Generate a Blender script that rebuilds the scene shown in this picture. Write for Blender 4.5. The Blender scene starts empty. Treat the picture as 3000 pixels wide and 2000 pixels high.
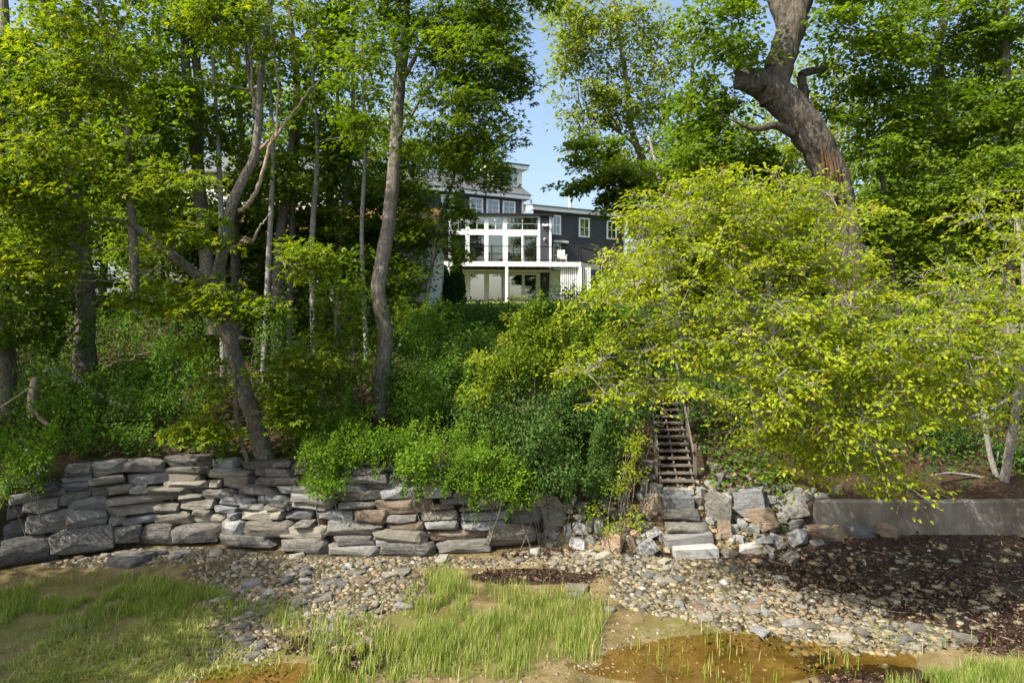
import bpy, bmesh, math, random
import numpy as np
from mathutils import Vector, Matrix
R = math.radians
rng = np.random.default_rng(7)
random.seed(7)
scene = bpy.context.scene
COL = scene.collection

# ------------------------------------------------------------------ camera, sky, sun, exposure
CAMH, FPX, HORY = 6.4, 2000.0, 950.0          # eye height, focal length in photo pixels, horizon row
cam = bpy.data.cameras.new('camera'); cam_o = bpy.data.objects.new('camera', cam); COL.objects.link(cam_o)
cam.sensor_width = 36.0; cam.lens = 36.0 * FPX / 3000.0
cam_o.location = (0, 0, CAMH); cam_o.rotation_euler = (R(90), 0, 0)
cam.shift_y = -(1000.0 - HORY) / 3000.0
cam.clip_start = 0.1; cam.clip_end = 5000
scene.camera = cam_o

SUN = Vector((-0.58, -0.44, 0.78)).normalized()      # direction towards the sun
elev = math.asin(SUN.z); azim = math.atan2(SUN.x, SUN.y)
world = bpy.data.worlds.new('World'); scene.world = world; world.use_nodes = True
wn = world.node_tree.nodes; wl = world.node_tree.links
bg = wn['Background']; sky = wn.new('ShaderNodeTexSky'); sky.sky_type = 'NISHITA'; sky.sun_disc = False
sky.sun_elevation = elev; sky.sun_rotation = azim; sky.air_density = 1.0; sky.dust_density = 4.0; sky.ozone_density = 1.0
wl.new(sky.outputs[0], bg.inputs[0]); bg.inputs[1].default_value = 0.15
sun = bpy.data.lights.new('sun', 'SUN'); sun.energy = 4.5; sun.angle = R(0.55); sun.color = (1.0, 0.94, 0.84)
sun_o = bpy.data.objects.new('sun', sun); COL.objects.link(sun_o)
sun_o.rotation_euler = SUN.to_track_quat('Z', 'Y').to_euler(); sun_o.location = (-30, -20, 40)
scene.view_settings.view_transform = 'Standard'; scene.view_settings.look = 'None'
scene.view_settings.exposure = 1.0; scene.view_settings.gamma = 1.0
scene.cycles.use_denoising = True
scene.cycles.max_bounces = 8; scene.cycles.transparent_max_bounces = 12
scene.cycles.sample_clamp_indirect = 6.0

# ------------------------------------------------------------------ helpers
def P(px, py, D):                                     # photo pixel at a known distance -> point
    return np.array([(px - 1500.0) / FPX * D, D, CAMH + (HORY - py) / FPX * D])
def tag(o, label=None, cat=None, group=None, kind=None):
    if label: o['label'] = label
    if cat: o['category'] = cat
    if group: o['group'] = group
    if kind: o['kind'] = kind
    return o
def empty(name, loc=(0, 0, 0), label=None, cat=None, group=None):
    o = bpy.data.objects.new(name, None); COL.objects.link(o); o.location = loc; o.empty_display_size = .2
    return tag(o, label, cat, group)
def smoothstep(a, b, x):
    t = np.clip((x - a) / (b - a), 0, 1); return t * t * (3 - 2 * t)
_perm = np.random.default_rng(3).random((64, 64, 64))
def vnoise(p):                                        # smooth value noise, p (N,3) -> -1..1
    p = np.asarray(p, float); i = np.floor(p).astype(int); f = p - i; f = f * f * (3 - 2 * f)
    out = 0
    for dx in (0, 1):
        for dy in (0, 1):
            for dz in (0, 1):
                w = (f[:, 0] if dx else 1 - f[:, 0]) * (f[:, 1] if dy else 1 - f[:, 1]) * (f[:, 2] if dz else 1 - f[:, 2])
                out = out + w * _perm[(i[:, 0] + dx) % 64, (i[:, 1] + dy) % 64, (i[:, 2] + dz) % 64]
    return out * 2 - 1
def fbm(p, o=3):
    s, a = 0, 1.0
    p = np.asarray(p, float)
    for k in range(o):
        s = s + a * vnoise(p + 17.3 * k); p = p * 2.03; a *= .5
    return s
def np_mesh(name, V, F, attr=None, smooth=False):     # V (N,3), F (M,k) all faces k-gons
    me = bpy.data.meshes.new(name); V = np.asarray(V, np.float32); F = np.asarray(F, np.int32)
    m, k = F.shape
    me.vertices.add(len(V)); me.vertices.foreach_set('co', V.ravel())
    me.loops.add(m * k); me.loops.foreach_set('vertex_index', F.ravel())
    me.polygons.add(m); me.polygons.foreach_set('loop_start', np.arange(0, m * k, k, dtype=np.int32))
    if smooth: me.polygons.foreach_set('use_smooth', np.ones(m, bool))
    if attr is not None:
        a = me.attributes.new('v', 'FLOAT', 'FACE'); a.data.foreach_set('value', np.asarray(attr, np.float32))
    me.update(calc_edges=True); me.validate()
    return me
def link(name, me, mat, parent=None, loc=None):
    o = bpy.data.objects.new(name, me); COL.objects.link(o)
    if mat is not None and len(me.materials) == 0: me.materials.append(mat)
    if parent is not None: o.parent = parent
    if loc is not None: o.location = loc
    return o
class MB:                                             # collects boxes and prisms, builds ONE mesh object
    def __init__(s): s.v = []; s.f = []
    def add(s, V, F):
        b = len(s.v); s.v += [tuple(map(float, p)) for p in V]; s.f += [tuple(i + b for i in q) for q in F]; return s
    def hexa(s, c):                                   # 8 corners: bottom ring then top ring
        return s.add(c, [(3, 2, 1, 0), (4, 5, 6, 7), (0, 1, 5, 4), (1, 2, 6, 5), (2, 3, 7, 6), (3, 0, 4, 7)])
    def box(s, x0, x1, y0, y1, z0, z1):
        return s.hexa([(x0, y0, z0), (x1, y0, z0), (x1, y1, z0), (x0, y1, z0), (x0, y0, z1), (x1, y0, z1), (x1, y1, z1), (x0, y1, z1)])
    def bar(s, a, b, w, h):                           # a rectangular bar between two points
        a, b = Vector(a), Vector(b); d = (b - a).normalized()
        up = Vector((0, 0, 1)) if abs(d.z) < .95 else Vector((0, 1, 0))
        r = d.cross(up).normalized() * w / 2; u = r.cross(d).normalized() * h / 2
        return s.hexa([a - r - u, a + r - u, b + r - u, b - r - u, a - r + u, a + r + u, b + r + u, b - r + u])
    def build(s, name, mat, parent=None, off=(0, 0, 0), bevel=0):
        me = bpy.data.meshes.new(name)
        me.from_pydata([(p[0] - off[0], p[1] - off[1], p[2] - off[2]) for p in s.v], [], s.f); me.update()
        bm = bmesh.new(); bm.from_mesh(me); bmesh.ops.recalc_face_normals(bm, faces=bm.faces[:])
        if bevel: bmesh.ops.bevel(bm, geom=bm.edges[:], offset=bevel, segments=1, affect='EDGES')
        bm.to_mesh(me); bm.free()
        return link(name, me, mat, parent)

# ------------------------------------------------------------------ materials
def newmat(name):
    m = bpy.data.materials.new(name); m.use_nodes = True; nt = m.node_tree; nt.nodes.clear()
    out = nt.nodes.new('ShaderNodeOutputMaterial'); return m, nt, out
def N(nt, t, **kw):
    n = nt.nodes.new(t)
    for k, v in kw.items(): setattr(n, k, v)
    return n
def ramp(nt, fac, stops, interp='LINEAR'):
    r = N(nt, 'ShaderNodeValToRGB'); r.color_ramp.interpolation = interp
    e = r.color_ramp.elements
    while len(e) < len(stops): e.new(.5)
    for i, (p, c) in enumerate(stops): e[i].position = p; e[i].color = (*c, 1)
    nt.links.new(fac, r.inputs[0]); return r.outputs[0]
def mixc(nt, fac, a, b, blend='MIX'):
    m = N(nt, 'ShaderNodeMix', data_type='RGBA', blend_type=blend)
    if isinstance(fac, (int, float)): m.inputs[0].default_value = fac
    else: nt.links.new(fac, m.inputs[0])
    for s, v in ((6, a), (7, b)):
        if isinstance(v, tuple): m.inputs[s].default_value = (*v, 1)
        else: nt.links.new(v, m.inputs[s])
    return m.outputs[2]
def noise(nt, scale, detail=4, rough=.55, vec=None, dist=0):
    n = N(nt, 'ShaderNodeTexNoise'); n.inputs['Scale'].default_value = scale; n.inputs['Detail'].default_value = detail
    n.inputs['Roughness'].default_value = rough; n.inputs['Distortion'].default_value = dist
    if vec is not None: nt.links.new(vec, n.inputs['Vector'])
    return n.outputs[0]
def bsdf(nt, out, col, rough=.8, spec=.3, bump=None, bstr=.3, bdist=.02):
    b = N(nt, 'ShaderNodeBsdfPrincipled')
    if isinstance(col, tuple): b.inputs['Base Color'].default_value = (*col, 1)
    else: nt.links.new(col, b.inputs['Base Color'])
    if isinstance(rough, (int, float)): b.inputs['Roughness'].default_value = rough
    else: nt.links.new(rough, b.inputs['Roughness'])
    b.inputs['Specular IOR Level'].default_value = spec
    if bump is not None:
        bn = N(nt, 'ShaderNodeBump'); bn.inputs['Strength'].default_value = bstr; bn.inputs['Distance'].default_value = bdist
        nt.links.new(bump, bn.inputs['Height']); nt.links.new(bn.outputs[0], b.inputs['Normal'])
    nt.links.new(b.outputs[0], out.inputs[0]); return b
def mapvec(nt, scale, kind='Object'):
    t = N(nt, 'ShaderNodeTexCoord'); m = N(nt, 'ShaderNodeMapping'); m.inputs['Scale'].default_value = scale
    nt.links.new(t.outputs[kind], m.inputs[0]); return m.outputs[0]
def posvec(nt, scale=(1, 1, 1)):
    g = N(nt, 'ShaderNodeNewGeometry'); m = N(nt, 'ShaderNodeMapping'); m.inputs['Scale'].default_value = scale
    nt.links.new(g.outputs['Position'], m.inputs[0]); return m.outputs[0]

def leaf_mat(name, stops, trans=.5, tcol=(1.3, 1.4, .4), rough=.55):
    m, nt, out = newmat(name)
    a = N(nt, 'ShaderNodeAttribute', attribute_name='v')
    col = ramp(nt, a.outputs['Fac'], stops)
    tint = mixc(nt, 1.0, col, tcol, 'MULTIPLY')
    d = N(nt, 'ShaderNodeBsdfPrincipled'); d.inputs['Roughness'].default_value = rough; d.inputs['Specular IOR Level'].default_value = .16
    nt.links.new(col, d.inputs['Base Color'])
    t = N(nt, 'ShaderNodeBsdfTranslucent'); nt.links.new(tint, t.inputs[0])
    x = N(nt, 'ShaderNodeMixShader'); x.inputs[0].default_value = trans
    nt.links.new(d.outputs[0], x.inputs[1]); nt.links.new(t.outputs[0], x.inputs[2]); nt.links.new(x.outputs[0], out.inputs[0])
    return m
def bark_mat(name, a, b, c, vs=6.0, lich=.5, bs=.5, bd=.05):
    m, nt, out = newmat(name)
    v = posvec(nt, (1, 1, .28)); n1 = noise(nt, vs * 3, 6, .65, v); n2 = noise(nt, 2.2, 3, .6, posvec(nt)); n3 = noise(nt, 14, 3, .7, posvec(nt))
    col = ramp(nt, n1, [(.3, a), (.62, b)])
    pat = ramp(nt, n3, [(.52, (0, 0, 0)), (.6, (1, 1, 1))])
    msk = mixc(nt, 1.0, pat, ramp(nt, n2, [(.45, (0, 0, 0)), (.6, (lich, lich, lich))]), 'MULTIPLY')
    col = mixc(nt, msk, col, c)
    bsdf(nt, out, col, .9, .15, n1, bs, bd); return m
def stone_mat(name, a, b, c, band=9.0):
    m, nt, out = newmat(name)
    oi = N(nt, 'ShaderNodeObjectInfo')
    v = mapvec(nt, (1.2, 2, 6)); addv = N(nt, 'ShaderNodeVectorMath', operation='ADD'); nt.links.new(v, addv.inputs[0])
    sc = N(nt, 'ShaderNodeVectorMath', operation='SCALE'); sc.inputs[0].default_value = (31, 17, 23); nt.links.new(oi.outputs['Random'], sc.inputs[3])
    nt.links.new(sc.outputs[0], addv.inputs[1]); v = addv.outputs[0]
    n1 = noise(nt, 1.5, 9, .7, v, 1.2); n2 = noise(nt, 9, 6, .7, posvec(nt)); n3 = noise(nt, 1.6, 3, .6, posvec(nt))
    col = ramp(nt, n1, [(.28, a), (.5, b), (.72, c)])
    col = mixc(nt, ramp(nt, n2, [(.45, (0, 0, 0)), (.72, (.55, .55, .55))]), col, (.33, .33, .30))
    col = mixc(nt, ramp(nt, n3, [(.5, (0, 0, 0)), (.68, (.5, .5, .5))]), col, (.12, .10, .065))
    val = N(nt, 'ShaderNodeMapRange'); val.inputs[3].default_value = .65; val.inputs[4].default_value = 1.30
    nt.links.new(oi.outputs['Random'], val.inputs[0])
    hs = N(nt, 'ShaderNodeHueSaturation'); nt.links.new(col, hs.inputs['Color']); nt.links.new(val.outputs[0], hs.inputs['Value'])
    add = N(nt, 'ShaderNodeMath', operation='ADD'); nt.links.new(n1, add.inputs[0]); nt.links.new(n2, add.inputs[1])
    bsdf(nt, out, hs.outputs[0], .85, .25, add.outputs[0], 1.0, .07); return m
def flat_mat(name, col, rough=.6, spec=.3, var=.12, sc=3.0, bump=0.0):
    m, nt, out = newmat(name)
    n = noise(nt, sc, 4, .6, posvec(nt)); hi = tuple(min(1, c * (1 + var)) for c in col); lo = tuple(c * (1 - var) for c in col)
    bsdf(nt, out, ramp(nt, n, [(.3, lo), (.7, hi)]), rough, spec, n if bump else None, bump, .01); return m
def wood_mat(name, a, b):
    m, nt, out = newmat(name)
    n = noise(nt, 4, 6, .7, posvec(nt, (1.5, 6, 9)), .5)
    bsdf(nt, out, ramp(nt, n, [(.3, a), (.7, b)]), .85, .2, n, .3, .01); return m

M = {}
M['oak_leaf'] = leaf_mat('oak_leaf', [(0, (.08, .14, .010)), (.5, (.15, .225, .014)), (.9, (.26, .31, .024)), (1, (.30, .31, .04))], .52, (1.4, 1.35, .4))
M['maple_leaf'] = leaf_mat('maple_leaf', [(0, (.055, .11, .010)), (.5, (.11, .18, .013)), (1, (.20, .27, .02))], .52, (1.4, 1.4, .4))
M['beech_leaf'] = leaf_mat('beech_leaf', [(0, (.115, .18, .010)), (.45, (.24, .31, .016)), (.93, (.37, .41, .03)), (.965, (.31, .19, .05)), (1, (.23, .11, .04))], .52, (1.4, 1.35, .35))
M['elm_leaf'] = leaf_mat('elm_leaf', [(0, (.115, .165, .016)), (.5, (.19, .235, .026)), (1, (.28, .29, .06))], .55)
M['back_leaf'] = leaf_mat('back_leaf', [(0, (.08, .14, .012)), (.5, (.135, .20, .018)), (1, (.20, .26, .03))], .55)
M['shrub_leaf'] = leaf_mat('shrub_leaf', [(0, (.04, .10, .012)), (.5, (.075, .155, .014)), (1, (.125, .22, .02))], .42)
M['bush_leaf'] = leaf_mat('bush_leaf', [(0, (.07, .15, .014)), (.5, (.12, .22, .016)), (1, (.20, .30, .024))], .48)
M['dark_shrub_leaf'] = leaf_mat('dark_shrub_leaf', [(0, (.03, .07, .014)), (.5, (.055, .115, .02)), (1, (.11, .18, .04))], .4)
M['cedar_leaf'] = leaf_mat('cedar_leaf', [(0, (.012, .03, .010)), (.6, (.025, .055, .015)), (1, (.06, .10, .02))], .15)
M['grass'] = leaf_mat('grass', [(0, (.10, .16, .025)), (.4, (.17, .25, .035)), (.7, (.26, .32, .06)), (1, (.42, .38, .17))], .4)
M['litter'] = leaf_mat('litter', [(0, (.07, .035, .02)), (.5, (.16, .085, .045)), (1, (.27, .17, .10))], .1, (1, 1, 1))
M['wrack'] = leaf_mat('wrack', [(0, (.012, .007, .005)), (.5, (.034, .019, .012)), (.8, (.095, .058, .036)), (1, (.24, .17, .11))], .05, (1, 1, 1), .4)
M['bark'] = bark_mat('bark', (.055, .048, .039), (.21, .185, .15), (.40, .40, .36))
M['oak_bark'] = bark_mat('oak_bark', (.03, .025, .02), (.135, .115, .09), (.26, .27, .22), 3.2, .35, 1.0, .16)
M['grey_bark'] = bark_mat('grey_bark', (.13, .12, .105), (.30, .285, .26), (.46, .46, .42), 8, .6, .25)
M['dead_wood'] = bark_mat('dead_wood', (.17, .12, .08), (.36, .29, .22), (.30, .17, .09), 6, .6, .3)
M['st_g'] = stone_mat('stone_grey', (.085, .08, .07), (.20, .19, .17), (.36, .345, .31))
M['st_b'] = stone_mat('stone_bluegrey', (.085, .09, .095), (.19, .195, .20), (.36, .365, .365))
M['st_t'] = stone_mat('stone_tan', (.12, .11, .08), (.27, .245, .19), (.40, .375, .31))
M['st_r'] = stone_mat('stone_rust', (.085, .055, .035), (.20, .14, .09), (.30, .24, .17))
M['st_w'] = stone_mat('stone_pale', (.19, .195, .19), (.33, .33, .315), (.48, .48, .46))
M['st_d'] = stone_mat('stone_dark', (.045, .042, .037), (.115, .108, .095), (.23, .22, .195))
M['st_o'] = stone_mat('stone_orange', (.30, .17, .08), (.42, .27, .16), (.50, .42, .33))
M['white'] = flat_mat('white_trim', (.78, .79, .78), .5, .4, .04)
M['black'] = flat_mat('black_metal', (.012, .012, .013), .45, .4)
M['siding'] = flat_mat('dark_siding', (.058, .063, .074), .7, .25, .15)
M['cream'] = flat_mat('cream_siding', (.62, .64, .58), .7, .25, .10)
M['shingle'] = flat_mat('grey_shingle', (.115, .12, .13), .9, .2, .45, 14, .3)
M['wood_grey'] = wood_mat('weathered_wood', (.065, .055, .042), (.18, .155, .125))
M['wood_ceiling'] = wood_mat('wood_soffit', (.22, .13, .07), (.38, .24, .13))
M['interior'] = flat_mat('interior_wall', (.50, .46, .38), .9, .1)
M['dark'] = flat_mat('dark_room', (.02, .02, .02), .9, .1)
M['blue'] = flat_mat('blue_plastic', (.03, .10, .45), .4, .4)

def glass_mat(name, refl, tint):
    m, nt, out = newmat(name)
    tr = N(nt, 'ShaderNodeBsdfTransparent'); tr.inputs[0].default_value = (*tint, 1)
    gl = N(nt, 'ShaderNodeBsdfGlossy'); gl.inputs['Roughness'].default_value = .01; gl.inputs[0].default_value = (.95, 1, .98, 1)
    fr = N(nt, 'ShaderNodeFresnel'); fr.inputs[0].default_value = 1.5
    mx = N(nt, 'ShaderNodeMath', operation='MAXIMUM'); mx.inputs[1].default_value = refl; nt.links.new(fr.outputs[0], mx.inputs[0])
    x = N(nt, 'ShaderNodeMixShader'); nt.links.new(mx.outputs[0], x.inputs[0]); nt.links.new(tr.outputs[0], x.inputs[1]); nt.links.new(gl.outputs[0], x.inputs[2])
    nt.links.new(x.outputs[0], out.inputs[0]); return m
M['glass'] = glass_mat('window_glass', .20, (.55, .62, .55))
M['glass_low'] = glass_mat('door_glass', .42, (.5, .55, .5))
M['car_glass'] = glass_mat('car_glass', .3, (.2, .22, .24))
def water_mat():
    m, nt, out = newmat('shallow_water')
    tr = N(nt, 'ShaderNodeBsdfTransparent'); tr.inputs[0].default_value = (.90, .80, .54, 1)
    gl = N(nt, 'ShaderNodeBsdfGlossy'); gl.inputs['Roughness'].default_value = .03
    fr = N(nt, 'ShaderNodeFresnel'); fr.inputs[0].default_value = 1.33
    bn = N(nt, 'ShaderNodeBump'); bn.inputs['Strength'].default_value = .15; bn.inputs['Distance'].default_value = .02
    nt.links.new(noise(nt, 6, 3, .5, posvec(nt)), bn.inputs['Height']); nt.links.new(bn.outputs[0], gl.inputs['Normal'])
    x = N(nt, 'ShaderNodeMixShader'); nt.links.new(fr.outputs[0], x.inputs[0]); nt.links.new(tr.outputs[0], x.inputs[1]); nt.links.new(gl.outputs[0], x.inputs[2])
    nt.links.new(x.outputs[0], out.inputs[0]); return m
M['water'] = water_mat()
def sea_mat():
    m, nt, out = newmat('bay_water')
    bsdf(nt, out, (.05, .09, .10), .12, .5, noise(nt, .8, 4, .6, posvec(nt)), .4, .2); return m
M['sea'] = sea_mat()

# ------------------------------------------------------------------ terrain
BX = [-60, -26, -20, -18, -17, -15, -13.4, -12.4, -10.7, -8.9, -6.7, -4.7, -2.4, 0.0, 1.0, 2.6, 5.2, 8.0, 9.3, 60]
BY = [-35, -20, 0, 7, 9.5, 14.5, 17.9, 18.4, 19.5, 19.7, 19.1, 18.8, 18.9, 19.4, 19.6, 19.2, 18.9, 19.7, 20.8, 20.8]
def wall_base(x): return np.interp(x, BX, BY)
def bank(x, y):
    c = np.interp(y, [15, 18, 20, 21, 23, 27, 32, 38, 48, 60, 120, 400], [.9, 1.3, 1.95, 2.35, 3.4, 5.2, 6.5, 7.2, 8.1, 8.4, 9, 12])
    l = np.interp(y, [12, 20, 21, 25.5, 30, 33.5, 36, 44, 60, 400], [1.5, 2.2, 2.55, 4.5, 6.2, 7.5, 7.9, 8.4, 8.6, 12])
    r = np.interp(y, [18, 20.8, 23, 27, 31, 40, 60, 400], [1.0, 1.05, 2.3, 4.6, 6.4, 7.6, 8.2, 12])
    wl_ = smoothstep(-15, -22, x); wr = smoothstep(7, 10, x)
    z = c * (1 - wl_) + l * wl_
    z = z + .35 * smoothstep(-6, -9, x) * smoothstep(23, 20, y)
    return z * (1 - wr) + r * wr
def gz(x, y):
    x = np.asarray(x, float); y = np.asarray(y, float)
    b = wall_base(x); t = y - b
    wr = smoothstep(.6, 2.6, x); wc = smoothstep(8.6, 9.3, x)
    slope = 3.5 * (1 - wr) + .72 * wr
    rise = np.where(t > .35 * (1 - wr), (t - .35 * (1 - wr)) * slope, 0)
    riseC = np.where(t > .12, 1.0 + (t - .12) * .9, 0)
    rise = rise * (1 - wc) + riseC * wc
    beach = -.02 * np.clip(-t, 0, 11) - .06 * np.clip(-t - 11, 0, 40)
    p = np.stack([x * .5, y * .5, x * 0], -1)
    beach = beach + .035 * fbm(p.reshape(-1, 3), 3).reshape(x.shape)
    for (px, py, rx, ry, d) in POOLS:
        D = CAMH * FPX / (py - HORY); cx = (px - 1500) / FPX * D; r1 = rx / FPX * D; r2 = ry / FPX * D * D / CAMH
        q = np.sqrt(((x - cx) / r1) ** 2 + ((y - D) / r2) ** 2)
        beach = beach - d * smoothstep(1.15, .6, q)
    z = np.where(rise > 0, np.minimum(rise, bank(x, y)) , 0) + np.where(t > 0, 0, beach)
    z = z + np.where(y > 23, .12 * vnoise(np.stack([x * .35, y * .35, x * 0 + 5], -1).reshape(-1, 3)).reshape(x.shape), 0) * smoothstep(23, 25, y) * smoothstep(40, 37, y)
    return z
POOLS = [(2150, 1900, 420, 70, .06), (760, 1960, 260, 50, .06), (1480, 1650, 170, 20, .02), (2720, 1930, 240, 40, .03)]
def gz1(x, y): return float(gz(np.array([x]), np.array([y]))[0])
def hit(px, py, d0=8.0, d1=70.0):                     # where the sight line of a photo pixel meets the ground
    D = np.arange(d0, d1, .03); z = CAMH + (HORY - py) / FPX * D; x = (px - 1500) / FPX * D
    k = np.argmax(gz(x, D) >= z)
    if k == 0: k = len(D) - 1
    return np.array([x[k], D[k], float(gz(x[k:k + 1], D[k:k + 1])[0])])

def axis(segs):
    a = [segs[0][0]]
    for s0, s1, st in segs:
        n = max(1, int(round((s1 - s0) / st))); a += list(np.linspace(s0, s1, n + 1)[1:])
    return np.array(a)
def zone(px, py, ells):                               # soft union of ellipses traced on the ground
    m = np.zeros_like(px)
    for (cx, cy, rx, ry, s) in ells:
        q = ((px - cx) / rx) ** 2 + ((py - cy) / ry) ** 2
        m = np.maximum(m, s * np.clip(1.35 - q, 0, 1))
    return m
WRACK = [(2780, 1660, 620, 95, 1), (2620, 1740, 430, 70, 1), (2960, 1830, 200, 70, .9), (2300, 1690, 150, 40, .8), (1560, 1688, 190, 24, 1), (1620, 1622, 160, 16, .8), (2060, 1620, 250, 22, .55),
         (1900, 1560, 330, 40, .5), (1060, 1925, 120, 35, .55), (2560, 1985, 160, 40, 1), (2400, 1930, 60, 20, .5), (880, 1880, 60, 20, .5)]
PEB = [(500, 1622, 560, 16, .9), (1150, 1645, 420, 14, .9), (800, 1680, 260, 45, 1), (960, 1720, 300, 90, 1), (760, 1770, 170, 70, .8), (300, 1630, 330, 30, .7), (2050, 1720, 260, 80, 1), (2300, 1780, 300, 60, 1), (2550, 1850, 280, 45, .9), (1800, 1650, 200, 35, .8), (700, 1860, 130, 60, .8), (1010, 1830, 120, 60, .7)]
ALG = [(300, 1900, 450, 120, .9), (1250, 1880, 450, 120, .6), (700, 1900, 300, 60, .6), (2100, 1830, 350, 70, .4), (400, 1760, 450, 80, .6)]
gx = axis([(-220, -60, 20), (-60, -24, 3), (-24, -14, .4), (-14, 14, .09), (14, 24, .4), (24, 60, 3), (60, 220, 20)])
gy = axis([(-40, 8, 3), (8, 11, .3), (11, 22, .085), (22, 40, .4), (40, 60, 1), (60, 120, 6), (120, 420, 30)])
X, Y = np.meshgrid(gx, gy); Z = gz(X, Y)
def sheet(name, mask, mat, extra=True):
    idx = -np.ones(X.shape, int)
    q = mask[:-1, :-1]
    use = np.zeros(X.shape, bool); use[:-1, :-1] |= q; use[1:, :-1] |= q; use[:-1, 1:] |= q; use[1:, 1:] |= q
    idx[use] = np.arange(use.sum())
    F = np.stack([idx[:-1, :-1][q], idx[:-1, 1:][q], idx[1:, 1:][q], idx[1:, :-1][q]], -1)
    V = np.stack([X[use], Y[use], Z[use]], -1)
    me = np_mesh(name, V, F, smooth=True)
    if extra:
        px = 1500 + V[:, 0] / np.maximum(V[:, 1], 1) * FPX; py = HORY + (CAMH - V[:, 2]) / np.maximum(V[:, 1], 1) * FPX
        for nm, ells in (('wrack', WRACK), ('pebble', PEB), ('algae', ALG)):
            a = me.attributes.new(nm, 'FLOAT', 'POINT'); a.data.foreach_set('value', zone(px, py, ells).astype(np.float32))
    return tag(link(name, me, mat), kind='structure')
def beach_mat():
    m, nt, out = newmat('tidal_mud')
    pv = posvec(nt); nb = noise(nt, 1.2, 6, .65, pv); nf = noise(nt, 14, 5, .7, pv); nm = noise(nt, 3.5, 5, .65, pv)
    sand = ramp(nt, nb, [(.3, (.075, .055, .022)), (.48, (.15, .112, .046)), (.72, (.25, .195, .10))])
    sand = mixc(nt, ramp(nt, nf, [(.35, (.6, .6, .6)), (.5, (0, 0, 0))]), sand, (.10, .075, .035))
    vo = N(nt, 'ShaderNodeTexVoronoi'); vo.inputs['Scale'].default_value = 22; nt.links.new(pv, vo.inputs[0])
    pc = mixc(nt, .55, ramp(nt, vo.outputs['Color'], [(0, (.035, .028, .014)), (.5, (.085, .068, .035)), (1, (.16, .135, .08))]), sand)
    pc = mixc(nt, ramp(nt, vo.outputs['Distance'], [(.35, (0, 0, 0)), (.6, (1, 1, 1))]), pc, (.04, .03, .018))
    def msk(name, lo=.35, hi=.6):
        a = N(nt, 'ShaderNodeAttribute', attribute_name=name)
        ad = N(nt, 'ShaderNodeMath', operation='MULTIPLY_ADD'); nt.links.new(nm, ad.inputs[0]); ad.inputs[1].default_value = 1.0; 
        mu = N(nt, 'ShaderNodeMath', operation='ADD'); nt.links.new(a.outputs['Fac'], mu.inputs[0]); nt.links.new(nm, mu.inputs[1])
        return ramp(nt, mu.outputs[0], [(0, (0, 0, 0)), (lo + .3, (0, 0, 0)), (min(1, hi + .35), (1, 1, 1))])
    col = mixc(nt, msk('algae', .5, .62), sand, (.12, .11, .03))
    col = mixc(nt, msk('pebble', .4, .5), col, pc)
    wr = ramp(nt, nf, [(.3, (.010, .006, .004)), (.7, (.055, .032, .02))])
    col = mixc(nt, msk('wrack', .45, .52), col, wr)
    h = N(nt, 'ShaderNodeMath', operation='ADD'); nt.links.new(nf, h.inputs[0]); nt.links.new(nm, h.inputs[1])
    bsdf(nt, out, col, ramp(nt, nb, [(.4, (.35, .35, .35)), (.6, (.75, .75, .75))]), .4, h.outputs[0], .7, .03); return m
def bank_mat():
    m, nt, out = newmat('leafy_soil')
    pv = posvec(nt); n1 = noise(nt, 2, 6, .7, pv); n2 = noise(nt, 18, 5, .7, pv)
    col = ramp(nt, n2, [(.3, (.018, .013, .009)), (.55, (.06, .038, .024)), (.75, (.15, .09, .055))])
    col = mixc(nt, ramp(nt, n1, [(.5, (0, 0, 0)), (.65, (.8, .8, .8))]), col, (.04, .065, .015))
    bsdf(nt, out, col, .95, .1, n2, .8, .05); return m
def lawn_mat():
    m, nt, out = newmat('lawn_grass')
    pv = posvec(nt); n1 = noise(nt, 1.1, 5, .65, pv); n2 = noise(nt, 30, 4, .7, pv)
    col = mixc(nt, ramp(nt, n2, [(.35, (0, 0, 0)), (.65, (1, 1, 1))]), (.055, .085, .018), (.16, .19, .05))
    col = mixc(nt, ramp(nt, n1, [(.5, (0, 0, 0)), (.66, (.7, .7, .7))]), col, (.17, .14, .07))
    bsdf(nt, out, col, .9, .1, n2, .6, .03); return m
WB = wall_base(X)
beach_m = (Y < WB + np.where(X > 8.8, -.05, .3))
lawn_m = (Y > np.where(X > -3.5, 38, 33.5)) & ~beach_m
sheet('beach', beach_m, beach_mat()); sheet('bank_slope', ~beach_m & ~lawn_m, bank_mat(), False); sheet('lawn', lawn_m, lawn_mat(), False)
me = np_mesh('bay_water', [(-400, -600, -.62), (400, -600, -.62), (400, 6, -.62), (-400, 6, -.62)], [(0, 1, 2, 3)])
tag(link('bay_water', me, M['sea']), kind='structure')
for k, (px, py, rx, ry, d) in enumerate(POOLS[:2]):
    D = CAMH * FPX / (py - HORY); cx = (px - 1500) / FPX * D; r1 = rx / FPX * D * 1.25; r2 = ry / FPX * D * D / CAMH * 1.25
    n = 40; V = [(cx, D, 0)]; z0 = gz1(cx, D) + d * .75
    for i in range(n):
        a = 2 * math.pi * i / n; V.append((cx + r1 * math.cos(a), D + r2 * math.sin(a), 0))
    me = np_mesh('tide_pool', V, [(0, i + 1, (i + 1) % n + 1) for i in range(n)])
    o = tag(link('tide_pool', me, M['water'], loc=(0, 0, z0)), kind='structure')

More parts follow.
